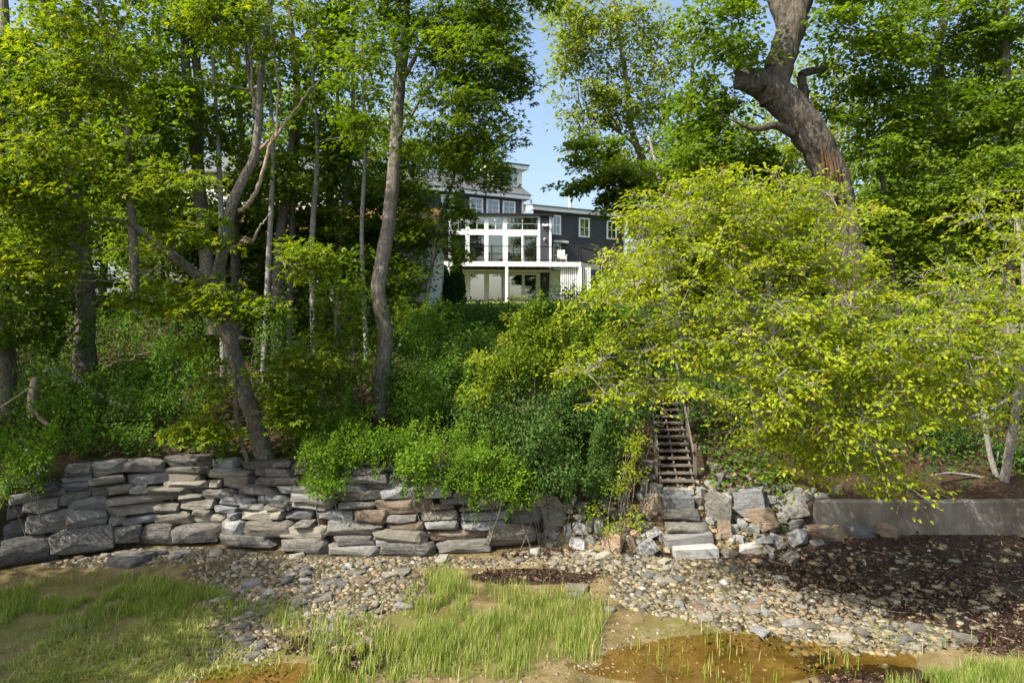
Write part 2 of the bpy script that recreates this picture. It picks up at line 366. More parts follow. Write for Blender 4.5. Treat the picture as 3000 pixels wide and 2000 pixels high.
# ------------------------------------------------------------------ stones
def rock_mesh(name, seed, kind):
    r = np.random.default_rng(seed)
    bm = bmesh.new()
    if kind == 'slab':                                # split ledge stone: a box with broken corners
        pts = []
        for sx in (-1, 1):
            for sy in (-1, 1):
                for sz in (-1, 1):
                    pts.append((sx * (.5 - r.random() ** 1.6 * .15), sy * (.5 - r.random() * .16), sz * (.5 - r.random() ** 1.6 * .30)))
        for sz in (-1, 1):
            for q in range(3):
                pts.append(((r.random() - .5) * .85, (r.random() - .5) * .9, sz * (.46 + r.random() * .06)))
        for sx in (-1, 1):
            pts.append((sx * (.5 + r.random() * .05), (r.random() - .5) * .6, (r.random() - .5) * .6))
        for q in range(5): pts.append(((r.random() - .5) * .9, -.5 - r.random() * .14, (r.random() - .5) * .8))
    elif kind == 'block':                             # cut granite
        pts = [(sx * (.5 - r.random() * .02), sy * (.5 - r.random() * .03), sz * (.5 - r.random() * .04)) for sx in (-1, 1) for sy in (-1, 1) for sz in (-1, 1)]
    elif kind == 'angular':
        pts = [(sx * (.5 - r.random() * .28), sy * (.5 - r.random() * .28), sz * (.5 - r.random() * .28)) for sx in (-1, 1) for sy in (-1, 1) for sz in (-1, 1)]
        for q in range(5):
            v = r.normal(size=3); v /= np.linalg.norm(v); pts.append(tuple(v * .5))
    else:                                             # rounded cobble
        pts = []
        for q in range(26):
            v = r.normal(size=3); v /= np.linalg.norm(v); pts.append(tuple(v * (.46 + .06 * r.random())))
    vs = [bm.verts.new(p) for p in pts]
    res = bmesh.ops.convex_hull(bm, input=vs)
    bmesh.ops.delete(bm, geom=[v for v in bm.verts if not v.link_faces], context='VERTS')
    bmesh.ops.dissolve_limit(bm, angle_limit=R(7), verts=bm.verts[:], edges=bm.edges[:])
    if kind != 'round':
        bmesh.ops.bevel(bm, geom=bm.edges[:], offset=.014 if kind != 'block' else .014, segments=1, profile=.6, affect='EDGES', clamp_overlap=True)
    bmesh.ops.triangulate(bm, faces=bm.faces[:])
    if kind in ('slab', 'angular'):
        bmesh.ops.subdivide_edges(bm, edges=[e for e in bm.edges if e.calc_length() > .18], cuts=2)
        bmesh.ops.triangulate(bm, faces=bm.faces[:])
    co = np.array([v.co[:] for v in bm.verts]); am = .034 if kind in ('slab', 'angular') else .008
    n = np.stack([vnoise(co * 3.3 + seed * 7.7 + 31 * k) for k in range(3)], -1) + .5 * np.stack([vnoise(co * 8 + seed * 3.1 + 31 * k) for k in range(3)], -1)
    for v, d in zip(bm.verts, n): v.co += Vector(d * am * (1.0 if kind != 'round' else 1.5))
    bmesh.ops.recalc_face_normals(bm, faces=bm.faces[:])
    for f in bm.faces: f.smooth = (kind == 'round')
    me = bpy.data.meshes.new(name); bm.to_mesh(me); bm.free(); return me
ROCK = {k: [rock_mesh(k + '_stone', 10 * j + hash_, k) for j in range(n)] for k, n, hash_ in (('slab', 16, 1), ('block', 4, 2), ('angular', 14, 3), ('round', 10, 4))}
_mm = {}
def rock_obj(name, kind, tone, loc, size, rot, parent=None, k=None):
    k = random.randrange(len(ROCK[kind])) if k is None else k % len(ROCK[kind])
    key = (kind, k, tone)
    if key not in _mm:
        me = ROCK[kind][k].copy(); me.materials.append(M['st_' + tone]); _mm[key] = me
    o = bpy.data.objects.new(name, _mm[key]); COL.objects.link(o)
    o.location = loc; o.scale = size; o.rotation_euler = rot
    if parent is not None: o.parent = parent
    return o

W1 = """-60 870 390 1110 d;390 780 900 1030 d;905 775 1175 930 d;1170 750 1490 935 d;1480 750 1910 920 d;1870 850 2380 960 d
-60 725 215 905 g;200 630 580 860 g;580 630 880 795 g;880 685 1025 785 g;1025 675 1320 752 b;1030 757 1140 780 b;1325 650 1650 752 t;1650 668 1975 752 t;1975 655 2065 715 b;1910 715 2110 860 w;2065 630 2420 735 t;2090 730 2560 870 t
-60 590 215 735 g;185 525 475 660 t;545 525 880 645 g;830 587 1335 675 t;1330 575 1540 652 t;1545 535 1860 635 t;1650 615 1830 680 t;1830 605 2060 662 b;1860 518 2220 605 b;2060 585 2300 632 g;2220 505 2500 575 b;2285 580 2480 645 t
50 492 330 575 g;465 480 730 603 d;715 425 900 535 t;855 497 1540 582 t;1540 490 1730 548 t;1735 445 2055 530 g;2055 425 2420 515 g;335 440 525 525 d
500 393 745 472 b;500 343 740 403 g;890 415 1110 497 t;1085 418 1235 497 g;1210 430 1620 495 t;1615 447 1750 487 g;1800 370 1925 435 t;1905 340 2190 452 t;2205 340 2420 415 d;745 337 1025 420 t;1090 310 1430 420 w;1420 315 1730 385 t;1415 378 1795 445 t;1745 295 2195 362 t;2190 280 2420 340 d
545 235 750 345 d;755 212 1035 335 g;1055 182 1395 305 g;1380 258 1800 320 g;1410 165 1820 260 d;1820 190 2050 275 w;1800 270 2060 305 w;2050 215 2440 295 d;205 265 335 390 d;130 375 210 440 d;300 385 500 470 d;-60 480 60 600 d;-60 400 140 490 d"""
W2 = """60 885 470 1020 d;470 935 925 1040 g;915 905 1395 1035 d;1395 895 1880 1015 g;1830 755 2255 970 t
40 780 465 905 t;455 730 895 880 g;530 855 875 938 d;880 897 1000 950 w;870 800 1320 918 t;1310 808 1825 900 r;1080 900 1300 935 d
205 730 340 790 d;935 737 1305 803 r;1305 727 1590 803 w;1590 710 2010 810 b;2010 625 2300 765 b;880 760 945 795 g
85 645 355 730 b;355 650 705 738 w;705 625 990 745 r;950 665 1240 740 g;1235 645 1590 730 t;1590 640 2035 715 b;-40 640 95 715 t
130 570 510 645 g;-60 560 170 640 d;560 565 870 635 d;870 535 1350 670 r;1345 585 1550 640 r;1985 580 2160 640 g
150 480 540 580 g;550 465 925 560 g;925 435 1260 540 b;1430 520 1715 590 b;1735 525 2000 600 t;1580 600 1990 645 t
40 415 440 490 w;465 410 790 488 w;800 355 1085 465 g;1065 385 1285 432 b;1265 415 1530 535 w;1530 470 1690 520 g;1690 440 1900 525 d;1900 450 2150 530 d
-60 345 240 415 d;240 340 560 412 d;610 310 1000 400 d;1000 315 1090 355 d;550 320 610 400 d;1090 320 1300 385 d;1300 340 1560 415 d;1560 380 1900 450 g
-60 275 180 345 d;180 270 600 340 d;610 262 960 315 d;725 235 890 262 g;0 215 160 270 d;960 250 1290 320 d;1290 250 1500 330 d;1500 300 1750 380 d;160 215 600 270 d"""
wall = empty('stone_retaining_wall', (-5, 19.2, 0), 'dry-laid retaining wall of long grey and rust ledge stones along the shore', 'stone wall')
K_B = .28
for txt, ox in ((W1, 0), (W2, 800)):
    for s in txt.replace('\n', ';').split(';'):
        x0, y0, x1, y1, t = s.split(); x0, y0, x1, y1 = (float(v) / 2.94 for v in (x0, y0, x1, y1))
        cx = ox + (x0 + x1) / 2; cy = 1280 + (y0 + y1) / 2
        D = 19.0
        for _ in range(4):
            D0 = wall_base((cx - 1500) / FPX * D); D = (D0 + K_B * CAMH) / (1 - K_B * (HORY - cy) / FPX)
        p = P(cx, cy, D); sx = (x1 - x0) / FPX * D * 1.02; sz = (y1 - y0) / FPX * D * 1.0
        dep = min(max(.55, sx * .5), .8); ang = math.atan2(wall_base(p[0] + .4) - wall_base(p[0] - .4), .8)
        o = rock_obj('stone', 'slab', t, (p[0] + 5, p[1] + dep * .42 + random.gauss(0, .07) - 19.2, p[2]), (sx, dep, sz), (random.uniform(-.09, .03), random.gauss(0, .022), ang + random.gauss(0, .06)), wall)
# boulders of the rubble slope: centre x, centre y, width, height in the zoomed views, tone
RUB = [(1500, 1150, 2.958, """345 1100 310 210 g;600 1015 130 110 g;585 1100 130 80 g;515 935 110 70 w;735 910 130 110 g;640 880 90 70 d;505 1010 70 70 t;1215 990 200 170 r;1245 860 110 150 g;1155 810 80 100 g;1115 905 65 75 w;1190 890 60 50 w;1135 850 50 55 g;240 1255 110 60 b;370 1245 160 90 b;395 1180 80 60 r;485 1220 80 110 w;590 1185 140 110 w;670 1160 80 110 g;755 1160 120 150 w;895 1180 80 60 w;545 1237 40 45 o;685 1280 95 70 g;580 1325 165 110 w;890 1305 240 200 o;1040 1310 80 90 r;1060 1240 80 75 o;1165 1370 210 130 w;1195 1240 180 90 w;1195 1170 160 70 g;1285 1240 70 100 g;900 1070 150 80 g;1010 1165 120 110 r;1105 1300 50 30 r;330 1325 75 40 t;410 1320 60 50 b;300 1292 80 45 g;690 1385 60 50 w;790 1435 180 60 t;210 1385 90 70 w;665 1420 80 40 t;1335 1475 130 50 t;915 1470 70 40 t;270 950 330 160 t;820 990 110 80 g;1000 1020 100 70 g;960 940 90 70 d;1090 1080 90 70 g;880 1240 70 50 g;420 1030 80 60 g;1190 620 110 70 d;1230 740 90 60 d;1150 690 90 60 d;1650 490 80 60 g;1640 860 70 90 w;1700 790 60 50 w;1730 660 60 50 g"""),
       (2000, 1300, 2.352, """255 455 210 215 d;465 430 250 190 b;575 540 230 180 r;740 455 260 190 g;770 575 140 80 d;690 505 90 60 g;605 380 75 70 w;405 347 75 55 w;300 380 90 70 w;335 350 80 80 d;115 395 80 90 g;220 335 70 50 w;225 285 65 45 w;135 325 50 45 w;190 535 55 45 w;285 600 100 130 r;355 590 60 65 w;400 540 60 60 w;430 580 80 60 b;490 600 90 60 w;340 660 50 55 w;400 665 80 60 w;555 685 180 70 b;650 655 90 60 w;790 665 170 120 b;680 710 100 45 g;475 735 145 80 w;590 745 80 60 t;320 755 100 80 t;620 775 40 40 w;975 630 260 150 r;975 540 120 45 w;1235 615 230 110 b;1430 615 160 90 r;885 640 80 45 b;935 690 95 45 b;965 370 100 50 w;725 310 60 60 g;800 330 60 40 w;560 290 90 40 d;660 325 90 60 d;490 310 80 50 d;570 345 80 50 r;1070 335 120 70 d;310 180 50 35 w;760 805 180 60 d;260 240 70 80 d;520 640 70 40 g;860 380 90 60 d;880 330 70 40 g""")]
TONE = {'g': 'grey', 'b': 'blue-grey', 't': 'tan', 'r': 'rust-brown', 'w': 'pale white-grey', 'd': 'dark grey', 'o': 'orange-stained'}
BL = {}
for ri, (ox, oy, sc, txt) in enumerate(RUB):
    for s in txt.split(';'):
        cx, cy, w, h, t = s.split(); cx, cy, w, h = (float(v) / sc for v in (cx, cy, w, h)); cx += ox; cy += oy
        g = hit(cx, cy + h * .30, 14, 30)
        s_ = g[1] / FPX; sw, sh = w * s_ * 1.08, h * s_ * 1.05
        big = 'big' if w > 60 else ('medium' if w > 30 else 'small')
        where = 'west of the granite steps' if cx < 1930 else ('between the granite steps and the concrete wall' if cx < 2360 else 'against the foot of the concrete wall')
        where = where.replace('west of', 'on the vine-covered side of')
        lab = f'{big} {TONE[t]} broken boulder in the rubble {where}'
        o = rock_obj('boulder', 'angular', t, (g[0], g[1] + sw * .22, g[2] + sh * .26), (sw, (sw + sh) * .5, sh), (random.uniform(-.3, .3), random.uniform(-.55, .55) if w > 60 else random.uniform(-.35, .35), random.uniform(-.7, .7)))
        tag(o, lab, 'boulder', f'{big} {TONE[t]} boulders {where}'); BL.setdefault(lab, []).append((abs(cx - 1985), o))
ORD = ['closest', 'second closest', 'third closest', 'fourth closest', 'fifth closest', 'sixth closest', 'seventh closest', 'eighth closest', 'ninth closest', 'tenth closest', 'eleventh closest', 'twelfth closest']
for lab, lst in BL.items():
    if len(lst) > 1:
        for k, (d, o) in enumerate(sorted(lst, key=lambda q: q[0])):
            z_, t_ = lab.split(' broken boulder in the rubble ')
            w_ = 'vine side' if 'vine' in t_ else ('seawall side' if 'between' in t_ else 'seawall foot')
            o['label'] = f'{z_} boulder on {w_}, {ORD[min(k, 11)]} of its kind to the steps'
# cut granite blocks stepping up from the beach to the wooden stairs
for (cx, cy, w, h, rz, t, lab) in [(1435, 855, 270, 55, 0, 'w', 'pale sawn granite block directly below the wooden stairs, topmost step'),
                                   (1435, 955, 275, 145, .03, 'b', 'thick blue-grey block step with wavy grain, second below the wooden stairs'),
                                   (1465, 1065, 355, 105, -.03, 'd', 'dark rounded granite step, third below the wooden stairs'),
                                   (1530, 1180, 400, 90, 0, 'd', 'long brown-grey granite step, fourth below the wooden stairs'),
                                   (1525, 1280, 425, 100, .14, 'w', 'long pale granite step block lying tilted, second above the beach'),
                                   (1590, 1385, 385, 110, .05, 'w', 'pale granite block lying lowest of the steps on the beach')]:
    cx = 1500 + cx / 2.958; cy = 1150 + cy / 2.958; w /= 2.958; h /= 2.958
    g = hit(cx, cy + h * .4, 14, 30); s_ = g[1] / FPX
    o = rock_obj('granite_step', 'slab' if t == 'd' else 'block', t, (g[0], g[1] + .25, g[2] + h * s_ * .38), (w * s_, .75, h * s_ * .8), (0.02, -rz * .6, rz))
    tag(o, lab, 'stone step', 'granite steps')
# named stones on the flats
for (cx, cy, w, h, t, kind, lab) in [(387, 1627, 105, 55, 'd', 'slab', 'long dark slab fallen flat at the foot of the wall'), (212, 1836, 65, 22, 'b', 'slab', 'flat blue-grey slab lying in the shaded marsh grass'),
        (880, 1757, 58, 26, 't', 'round', 'large smooth tan cobble among pebbles beside the grass'), (948, 1748, 56, 22, 't', 'slab', 'flat tan slab stone beside the marsh grass clump'),
        (638, 1902, 26, 36, 't', 'angular', 'upright pointed stone at the muddy channel edge'), (622, 1927, 22, 24, 'd', 'angular', 'dark stone leaning at the muddy channel edge'),
        (744, 1917, 46, 22, 't', 'angular', 'yellow-green mossy stone beside the channel'), (748, 1946, 24, 13, 'w', 'round', 'small pale stone lying in the brown channel'),
        (1691, 1719, 66, 26, 't', 'slab', 'broad flat tan slab behind the marsh grass'), (1680, 1742, 36, 20, 'g', 'slab', 'flat grey slab half hidden by marsh grass'),
        (1786, 1780, 40, 28, 'g', 'round', 'rounded grey stone at the edge of the marsh grass'), (2325, 1914, 37, 18, 'w', 'round', 'flat pale stone lying alone in the amber pool'),
        (2423, 1904, 22, 15, 'w', 'round', 'small pale stone in the amber pool beside reeds'), (2591, 1948, 36, 16, 't', 'round', 'tan stone on dark wrack beside bright grass'),
        (2354, 1723, 28, 12, 'w', 'round', 'smooth pale stone on the dark wrack'), (2950, 1990, 60, 26, 'o', 'angular', 'pinkish-tan broken rock half hidden in bright marsh grass'),
        (2680, 1834, 46, 22, 'g', 'slab', 'wide grey flagstone at the edge of the dark wrack'), (2637, 1876, 38, 14, 'b', 'slab', 'flat blue-grey stone at the pool edge'),
        (2150, 1775, 40, 18, 'b', 'round', 'oval blue-grey cobble in the pebble bank')]:
    g = hit(cx, cy + h * .3, 8, 30); s_ = g[1] / FPX
    dep = min(w, h * FPX * s_ / CAMH * .9) * s_
    o = rock_obj('beach_stone', kind, t, (g[0], g[1], g[2] + h * s_ * .12), (w * s_, max(dep, w * s_ * .5), h * s_ * .7), (0, 0, random.uniform(-.4, .4)))
    tag(o, lab, 'stone')
o = rock_obj('ledge_boulder', 'angular', 't', (*hit(1600, 1497)[:2], 1.15), (1.0, .7, .5), (0, 0, .2)); tag(o, 'rounded tan boulder crowning the end of the stone wall', 'boulder')

def pebbles(ells, n, smin, smax, sd, rubble=False):
    r = np.random.default_rng(sd); out = []
    w = np.array([e[2] * e[3] for e in ells], float); w /= w.sum()
    while len(out) < n:
        e = ells[r.choice(len(ells), p=w)]; a = r.random() * 6.283; q = math.sqrt(r.random())
        px, py = e[0] + e[2] * q * math.cos(a), e[1] + e[3] * q * math.sin(a)
        if not (-40 < px < 3040 and (1580 if not rubble else 1300) < py < 2020 and py > 1580 - 300 * rubble): continue
        D = CAMH * FPX / (py - HORY); x = (px - 1500) / FPX * D
        if rubble: x, D, _ = hit(px, py, 15, 26)
        elif D > wall_base(x) - .1: continue
        s = smin + (smax - smin) * r.random() ** 2.2
        out.append((x, D, s))
    return np.array(out)
cob = pebbles(PEB, 285, .13, .32, 5); cz = gz(cob[:, 0], cob[:, 1])
for (x, y, s), z in zip(cob, cz):
    t = random.choice('ttttgggbdtrw'); kind = 'round' if random.random() < .55 else 'slab'
    if kind == 'slab': sz = (s * 1.5, s * 1.1, s * .38)
    else: sz = (s * 1.15, s * .9, s * .55)
    px = 1500 + x / y * FPX
    where = 'on the gravel in front of the stone wall' if px < 1250 else 'on the pebble bank in front of the granite steps'
    shp = 'rounded' if kind == 'round' else 'flat angular'
    o = rock_obj('cobble', kind, t, (x, y, z + sz[2] * .3), sz, (random.gauss(0, .1), random.gauss(0, .1), random.uniform(0, 3.1)))
    tag(o, f'{shp} {TONE[t]} cobble {where}', 'cobble', f'{shp} {TONE[t]} cobbles {where}')
def pebble_stuff(name, pts, label, sd, tones):
    r = np.random.default_rng(sd); n = len(pts)
    a = np.arange(5) * math.pi / 2.5
    T = np.array([(.05, 0, .45)] + [(math.cos(q) * .44, math.sin(q) * .44, .25) for q in a] + [(math.cos(q) * .5, math.sin(q) * .5, -.3) for q in a])
    F = [(0, 1 + i, 1 + (i + 1) % 5) for i in range(5)]
    F2 = []
    for i in range(5): j = (i + 1) % 5; F2 += [(1 + i, 6 + i, 6 + j), (1 + i, 6 + j, 1 + j)]
    F = np.array(F + F2)
    V = T[None] * (1 + .42 * r.normal(size=(n, 11, 1)).clip(-1.5, 1.5) * .6)
    s = pts[:, 2][:, None]; V = V * np.stack([s * (1 + .3 * r.random((n, 1))), s * (.7 + .3 * r.random((n, 1))), s * (.32 + .22 * r.random((n, 1)))], -1)
    th = r.random(n) * 6.283; c, s_ = np.cos(th)[:, None], np.sin(th)[:, None]
    Vx = V[..., 0] * c - V[..., 1] * s_; Vy = V[..., 0] * s_ + V[..., 1] * c
    z = gz(pts[:, 0], pts[:, 1])
    V = np.stack([Vx + pts[:, 0:1], Vy + pts[:, 1:2], V[..., 2] + z[:, None] + pts[:, 2:3] * .08], -1)
    FF = (F[None] + (np.arange(n) * 11)[:, None, None]).reshape(-1, 3)
    me = np_mesh(name, V.reshape(-1, 3), FF, np.repeat(r.random(n), len(F)))
    o = link(name, me, M['pebble']); return tag(o, label, 'pebbles', kind='stuff')
def pebble_mat():
    m, nt, out = newmat('pebbles')
    a = N(nt, 'ShaderNodeAttribute', attribute_name='v')
    c = ramp(nt, a.outputs['Fac'], [(0, (.045, .04, .03)), (.25, (.115, .10, .06)), (.5, (.185, .155, .09)), (.7, (.145, .145, .13)), (.85, (.28, .24, .15)), (.95, (.24, .14, .06)), (1, (.46, .43, .36))])
    n = noise(nt, 25, 4, .6, posvec(nt)); c = mixc(nt, ramp(nt, n, [(.4, (0, 0, 0)), (.7, (.5, .5, .5))]), c, (.12, .10, .05))
    bsdf(nt, out, c, .7, .35, n, .3, .01); return m
M['pebble'] = pebble_mat()
LPEB = [e for e in PEB if e[0] < 1250]; RPEB = [e for e in PEB if e[0] >= 1250]
pebble_stuff('pebble_bed', pebbles(LPEB, 5600, .035, .17, 8), 'bed of small tan and grey pebbles below the stone wall', 1, 0)
pebble_stuff('pebble_bed', pebbles(RPEB + [(1750, 1630, 300, 30, 1)], 6200, .035, .20, 9), 'bed of small tan and grey pebbles below the granite steps', 2, 0)
pebble_stuff('scattered_pebbles', pebbles([(1500, 1640, 400, 40, 1), (2600, 1700, 500, 100, 1), (600, 1900, 600, 100, 1), (2100, 1900, 500, 80, 1), (250, 1640, 300, 40, 1), (1300, 1850, 700, 150, 1), (2350, 1690, 220, 90, 1.5)], 4200, .02, .09, 10), 'loose pebbles scattered over the mud flats', 3, 0)

pebble_stuff('wrack_stones', pebbles([(2500, 1680, 330, 80, 1), (2800, 1620, 200, 40, 1), (2750, 1760, 300, 70, 1)], 420, .07, .26, 14), 'grey stones poking out of the dark seaweed', 5, 0)
pebble_stuff('wall_foot_gravel', pebbles([(450, 1625, 480, 22, 1), (1150, 1645, 420, 16, 1)], 1500, .03, .15, 15), 'gravel along the foot of the stone wall', 6, 0)
pebble_stuff('rubble_fill', pebbles([(1750, 1540, 200, 70, 1), (2150, 1480, 230, 90, 1), (2080, 1580, 250, 40, 1), (2100, 1400, 160, 50, .7)], 800, .07, .28, 12, True), 'small broken stones filling the gaps between the boulders', 4, 0)

# ------------------------------------------------------------------ concrete seawall
def concrete_mat():
    m, nt, out = newmat('weathered_concrete')
    pv = posvec(nt); n1 = noise(nt, 1.0, 6, .65, posvec(nt, (1.1, 1, .4))); n2 = noise(nt, 26, 5, .7, pv)
    col = ramp(nt, n1, [(.32, (.075, .062, .045)), (.5, (.15, .132, .105)), (.7, (.23, .21, .175))])
    col = mixc(nt, ramp(nt, n2, [(.5, (0, 0, 0)), (.75, (.6, .6, .6))]), col, (.10, .085, .06))
    bsdf(nt, out, col, .9, .2, n2, .5, .02); return m
cw = empty('concrete_seawall', (20, 21, 0), 'low weathered grey concrete seawall beside the boulders', 'seawall')
mb = MB(); pts = []
xs = [9.25, 9.6] + list(np.linspace(10.4, 45, 26))
prof = [(20.72, -.4), (20.78, .98), (20.82, 1.03), (21.22, 1.05), (21.25, -.4)]
V = []; F = []
for i, x in enumerate(xs):
    for j, (y, z) in enumerate(prof):
        V.append((x - 20 + (.0 if i else .08 * (j - 2)), y - 21 + .012 * math.sin(x * 1.7 + j), z + .012 * math.sin(x * .9)))
    if i:
        for j in range(4): a = (i - 1) * 5 + j; F.append((a, a + 5, a + 6, a + 1))
F += [(0, 1, 2, 3), (0, 3, 4, 4)]
me = bpy.data.meshes.new('wall_body'); me.from_pydata(V, [], [f if len(set(f)) == len(f) else tuple(dict.fromkeys(f)) for f in F]); me.update()
bm = bmesh.new(); bm.from_mesh(me); bmesh.ops.recalc_face_normals(bm, faces=bm.faces[:]); bm.to_mesh(me); bm.free()
link('wall_body', me, concrete_mat(), cw)

# ------------------------------------------------------------------ wooden stairs up the bank
st = empty('wooden_stairs', (5.1, 21, 1.5), 'weathered open wooden stairs climbing the bank above the granite steps', 'stairs')
so = (5.1, 21, 1.5)
W = .52; n = 16; bx, by, bz, rise, run, dx = 5.07, 21.0, 1.62, .19, .225, .012
for i in range(n):
    cx, cy, z = bx + dx * i, by + run * i, bz + rise * i
    MB().box(cx - W - .03, cx + W + .03, cy - .13, cy + .13, z - .045, z).build('tread', M['wood_grey'], st, so)
for s in (-W + .03, 0, W - .03):
    m_ = MB(); m_.bar((bx + s, by - .15, bz - .30), (bx + s + dx * n, by + run * n, bz - .21 + rise * n), .05, .24); m_.build('stringer', M['wood_grey'], st, so)
    MB().box(bx + s - .045, bx + s + .045, by - .07, by + .02, bz - .5, bz - .05).build('foot_post', M['wood_grey'], st, so)
for s in (-1, 1):
    x = bx + s * (W + .08)
    for (i, h0, h1) in ((1, -.6, .95), (6, -.5, 1.0), (11, -.5, 1.0)):
        MB().box(x + dx * i - .045, x + dx * i + .045, by + run * i - .045, by + run * i + .045, bz + rise * i + h0, bz + rise * i + h1 * .93).build('post', M['wood_grey'], st, so)
    MB().bar((x - s * .06, by + run * .5, bz + rise * .5 + .72), (x - s * .06 + dx * 15, by + run * 14, bz + rise * 14 + .82), .04, .13).build('handrail', M['wood_grey'], st, so)

# ------------------------------------------------------------------ buildings: facade frames
class Facade:                                         # a vertical plane through (x,y) turned by th; u along it, w outwards, z up
    def __init__(s, x, y, th, off=(0, 0, 0)):
        s.p = np.array([x, y, 0.]); s.d = np.array([math.cos(th), math.sin(th), 0]); s.n = np.array([math.sin(th), -math.cos(th), 0]); s.off = off
    def at(s, u, z, w=0): return s.p + s.d * u + s.n * w + np.array([0, 0, z])
    def u(s, px):                                     # where the sight line of a photo column crosses the plane
        k = (px - 1500) / FPX                         # x = k*y
        return (k * s.p[1] - s.p[0]) / (s.d[0] - k * s.d[1])
    def zz(s, px, py): q = s.p + s.d * s.u(px); return CAMH + (HORY - py) / FPX * q[1]
    def box(s, mb, u0, u1, z0, z1, w0, w1):
        return mb.hexa([s.at(u0, z0, w1), s.at(u1, z0, w1), s.at(u1, z0, w0), s.at(u0, z0, w0), s.at(u0, z1, w1), s.at(u1, z1, w1), s.at(u1, z1, w0), s.at(u0, z1, w0)])
    def part(s, name, u0, u1, z0, z1, w0, w1, mat, parent):
        return s.box(MB(), u0, u1, z0, z1, w0, w1).build(name, mat, parent, s.off)
    def siding(s, name, u0, u1, z0, z1, mat, parent, course=.15, w=0, thick=.12):
        mb = MB(); z = z0
        while z < z1 - .01:
            t = min(z + course, z1)
            mb.hexa([s.at(u0, z, w + .022), s.at(u1, z, w + .022), s.at(u1, z, w - thick), s.at(u0, z, w - thick), s.at(u0, t, w), s.at(u1, t, w), s.at(u1, t, w - thick), s.at(u0, t, w - thick)]); z = t
        return mb.build(name, mat, parent, s.off)
    def window(s, u0, u1, z0, z1, parent, nx=2, nz=2, trim=.11, w=.03, glass='glass', back=True, fmat='white', name='window'):
        f = MB()
        s.box(f, u0, u0 + trim, z0, z1, w - .04, w + .035); s.box(f, u1 - trim, u1, z0, z1, w - .04, w + .035)
        s.box(f, u0 + trim, u1 - trim, z1 - trim, z1, w - .04, w + .032); s.box(f, u0 + trim, u1 - trim, z0, z0 + trim * .9, w - .04, w + .037)
        win = f.build(name, M[fmat], parent, s.off)
        a, b, c, d = u0 + trim, u1 - trim, z0 + trim * .9, z1 - trim
        s.part('pane', a, b, c, d, w - .012, w - .004, M[glass], win)
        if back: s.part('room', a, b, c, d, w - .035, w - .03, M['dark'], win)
        for i in range(1, nx): q = a + (b - a) * i / nx; s.part('muntin', q - .018, q + .018, c, d, w - .003, w + .012, M[fmat], win)
        for i in range(1, nz): q = c + (d - c) * i / nz; s.part('muntin', a, b, q - .018, q + .018, w - .002, w + .010, M[fmat], win)
        return win

HO = (0, 50, 8.1)
house = empty('grey_house', HO, 'dark grey clapboard house with white trim, glazed sunroom and upper deck on the hilltop', 'house')
# --- main block, turned so that its left end comes nearer
TH = R(28)
fm = Facade(.84, 52.0, TH, HO)
ZE = 16.0                                             # eave
fm.siding('wall', -8.6, -.02, 8.0, ZE - .1, M['siding'], house)
fs = Facade(*fm.at(-8.6, 0)[:2], TH - math.pi / 2, HO)          # left gable end
fs.siding('wall', -9, 0, 8.0, ZE - .1, M['siding'], house)
fr_ = Facade(*fm.at(0, 0)[:2], TH + math.pi / 2, HO)           # right end
fr_.siding('wall', .14, 9, 8.0, ZE - .1, M['siding'], house)
fm.part('corner_board', -.13, .03, 8.0, ZE - .12, -.1, .045, M['white'], house)
fm.part('fascia', -9.0, .42, ZE - .12, ZE + .22, .35, .42, M['white'], house)
fm.part('soffit', -9.0, .42, ZE - .12, ZE - .08, -.12, .345, M['white'], house)
fm.part('end_fascia', .36, .44, ZE - .125, ZE + .22, -4.5, .347, M['white'], house)
for (x0, x1, y0, y1) in ((500, 612, 512, 634), (640, 748, 525, 636), (775, 881, 540, 640), (262, 368, 490, 610)):
    a, b = fm.u(1200 + x0 / 2.851), fm.u(1200 + x1 / 2.851); zt = fm.zz(1200 + (x0 + x1) / 5.702, 400 + y0 / 2.851)
    fm.window(a, b, zt - 1.25, zt, house, 2, 3, .12)
# shingled gambrel roof with a ridge
rf = MB(); LV = [(.46, ZE + .2), (-1.6, ZE + 1.35), (-4.6, ZE + 2.35), (-9.4, ZE + .2)]
for (w0, z0), (w1, z1) in zip(LV[:-1], LV[1:]):
    steps = max(2, int(math.hypot(w1 - w0, z1 - z0) / .28))
    for i in range(steps):
        a, b = i / steps, (i + 1) / steps
        wa, za, wb, zb = w0 + (w1 - w0) * a, z0 + (z1 - z0) * a, w0 + (w1 - w0) * b, z0 + (z1 - z0) * b
        rf.hexa([fm.at(-9.1, za - .06, wa), fm.at(.5, za - .06, wa), fm.at(.5, zb - .08, wb), fm.at(-9.1, zb - .08, wb), fm.at(-9.1, za + .02, wa), fm.at(.5, za + .02, wa), fm.at(.5, zb, wb), fm.at(-9.1, zb, wb)])
roof = rf.build('roof', M['shingle'], house, HO)
for uu in (-.02, -8.6):
    g = MB(); q = [fm.at(uu, ZE - .1, 0), fm.at(uu, ZE + .1, 0), fm.at(uu, ZE + 1.2, -1.7), fm.at(uu, ZE + 2.2, -4.6), fm.at(uu, ZE + .1, -9), fm.at(uu, ZE - .1, -9)]
    q2 = [p - fm.d * .12 for p in q]
    g.add(q + q2, [tuple(range(6)), tuple(range(11, 5, -1))] + [(i, (i + 1) % 6, 6 + (i + 1) % 6, 6 + i) for i in range(6)]); g.build('gable', M['siding'], house, HO)
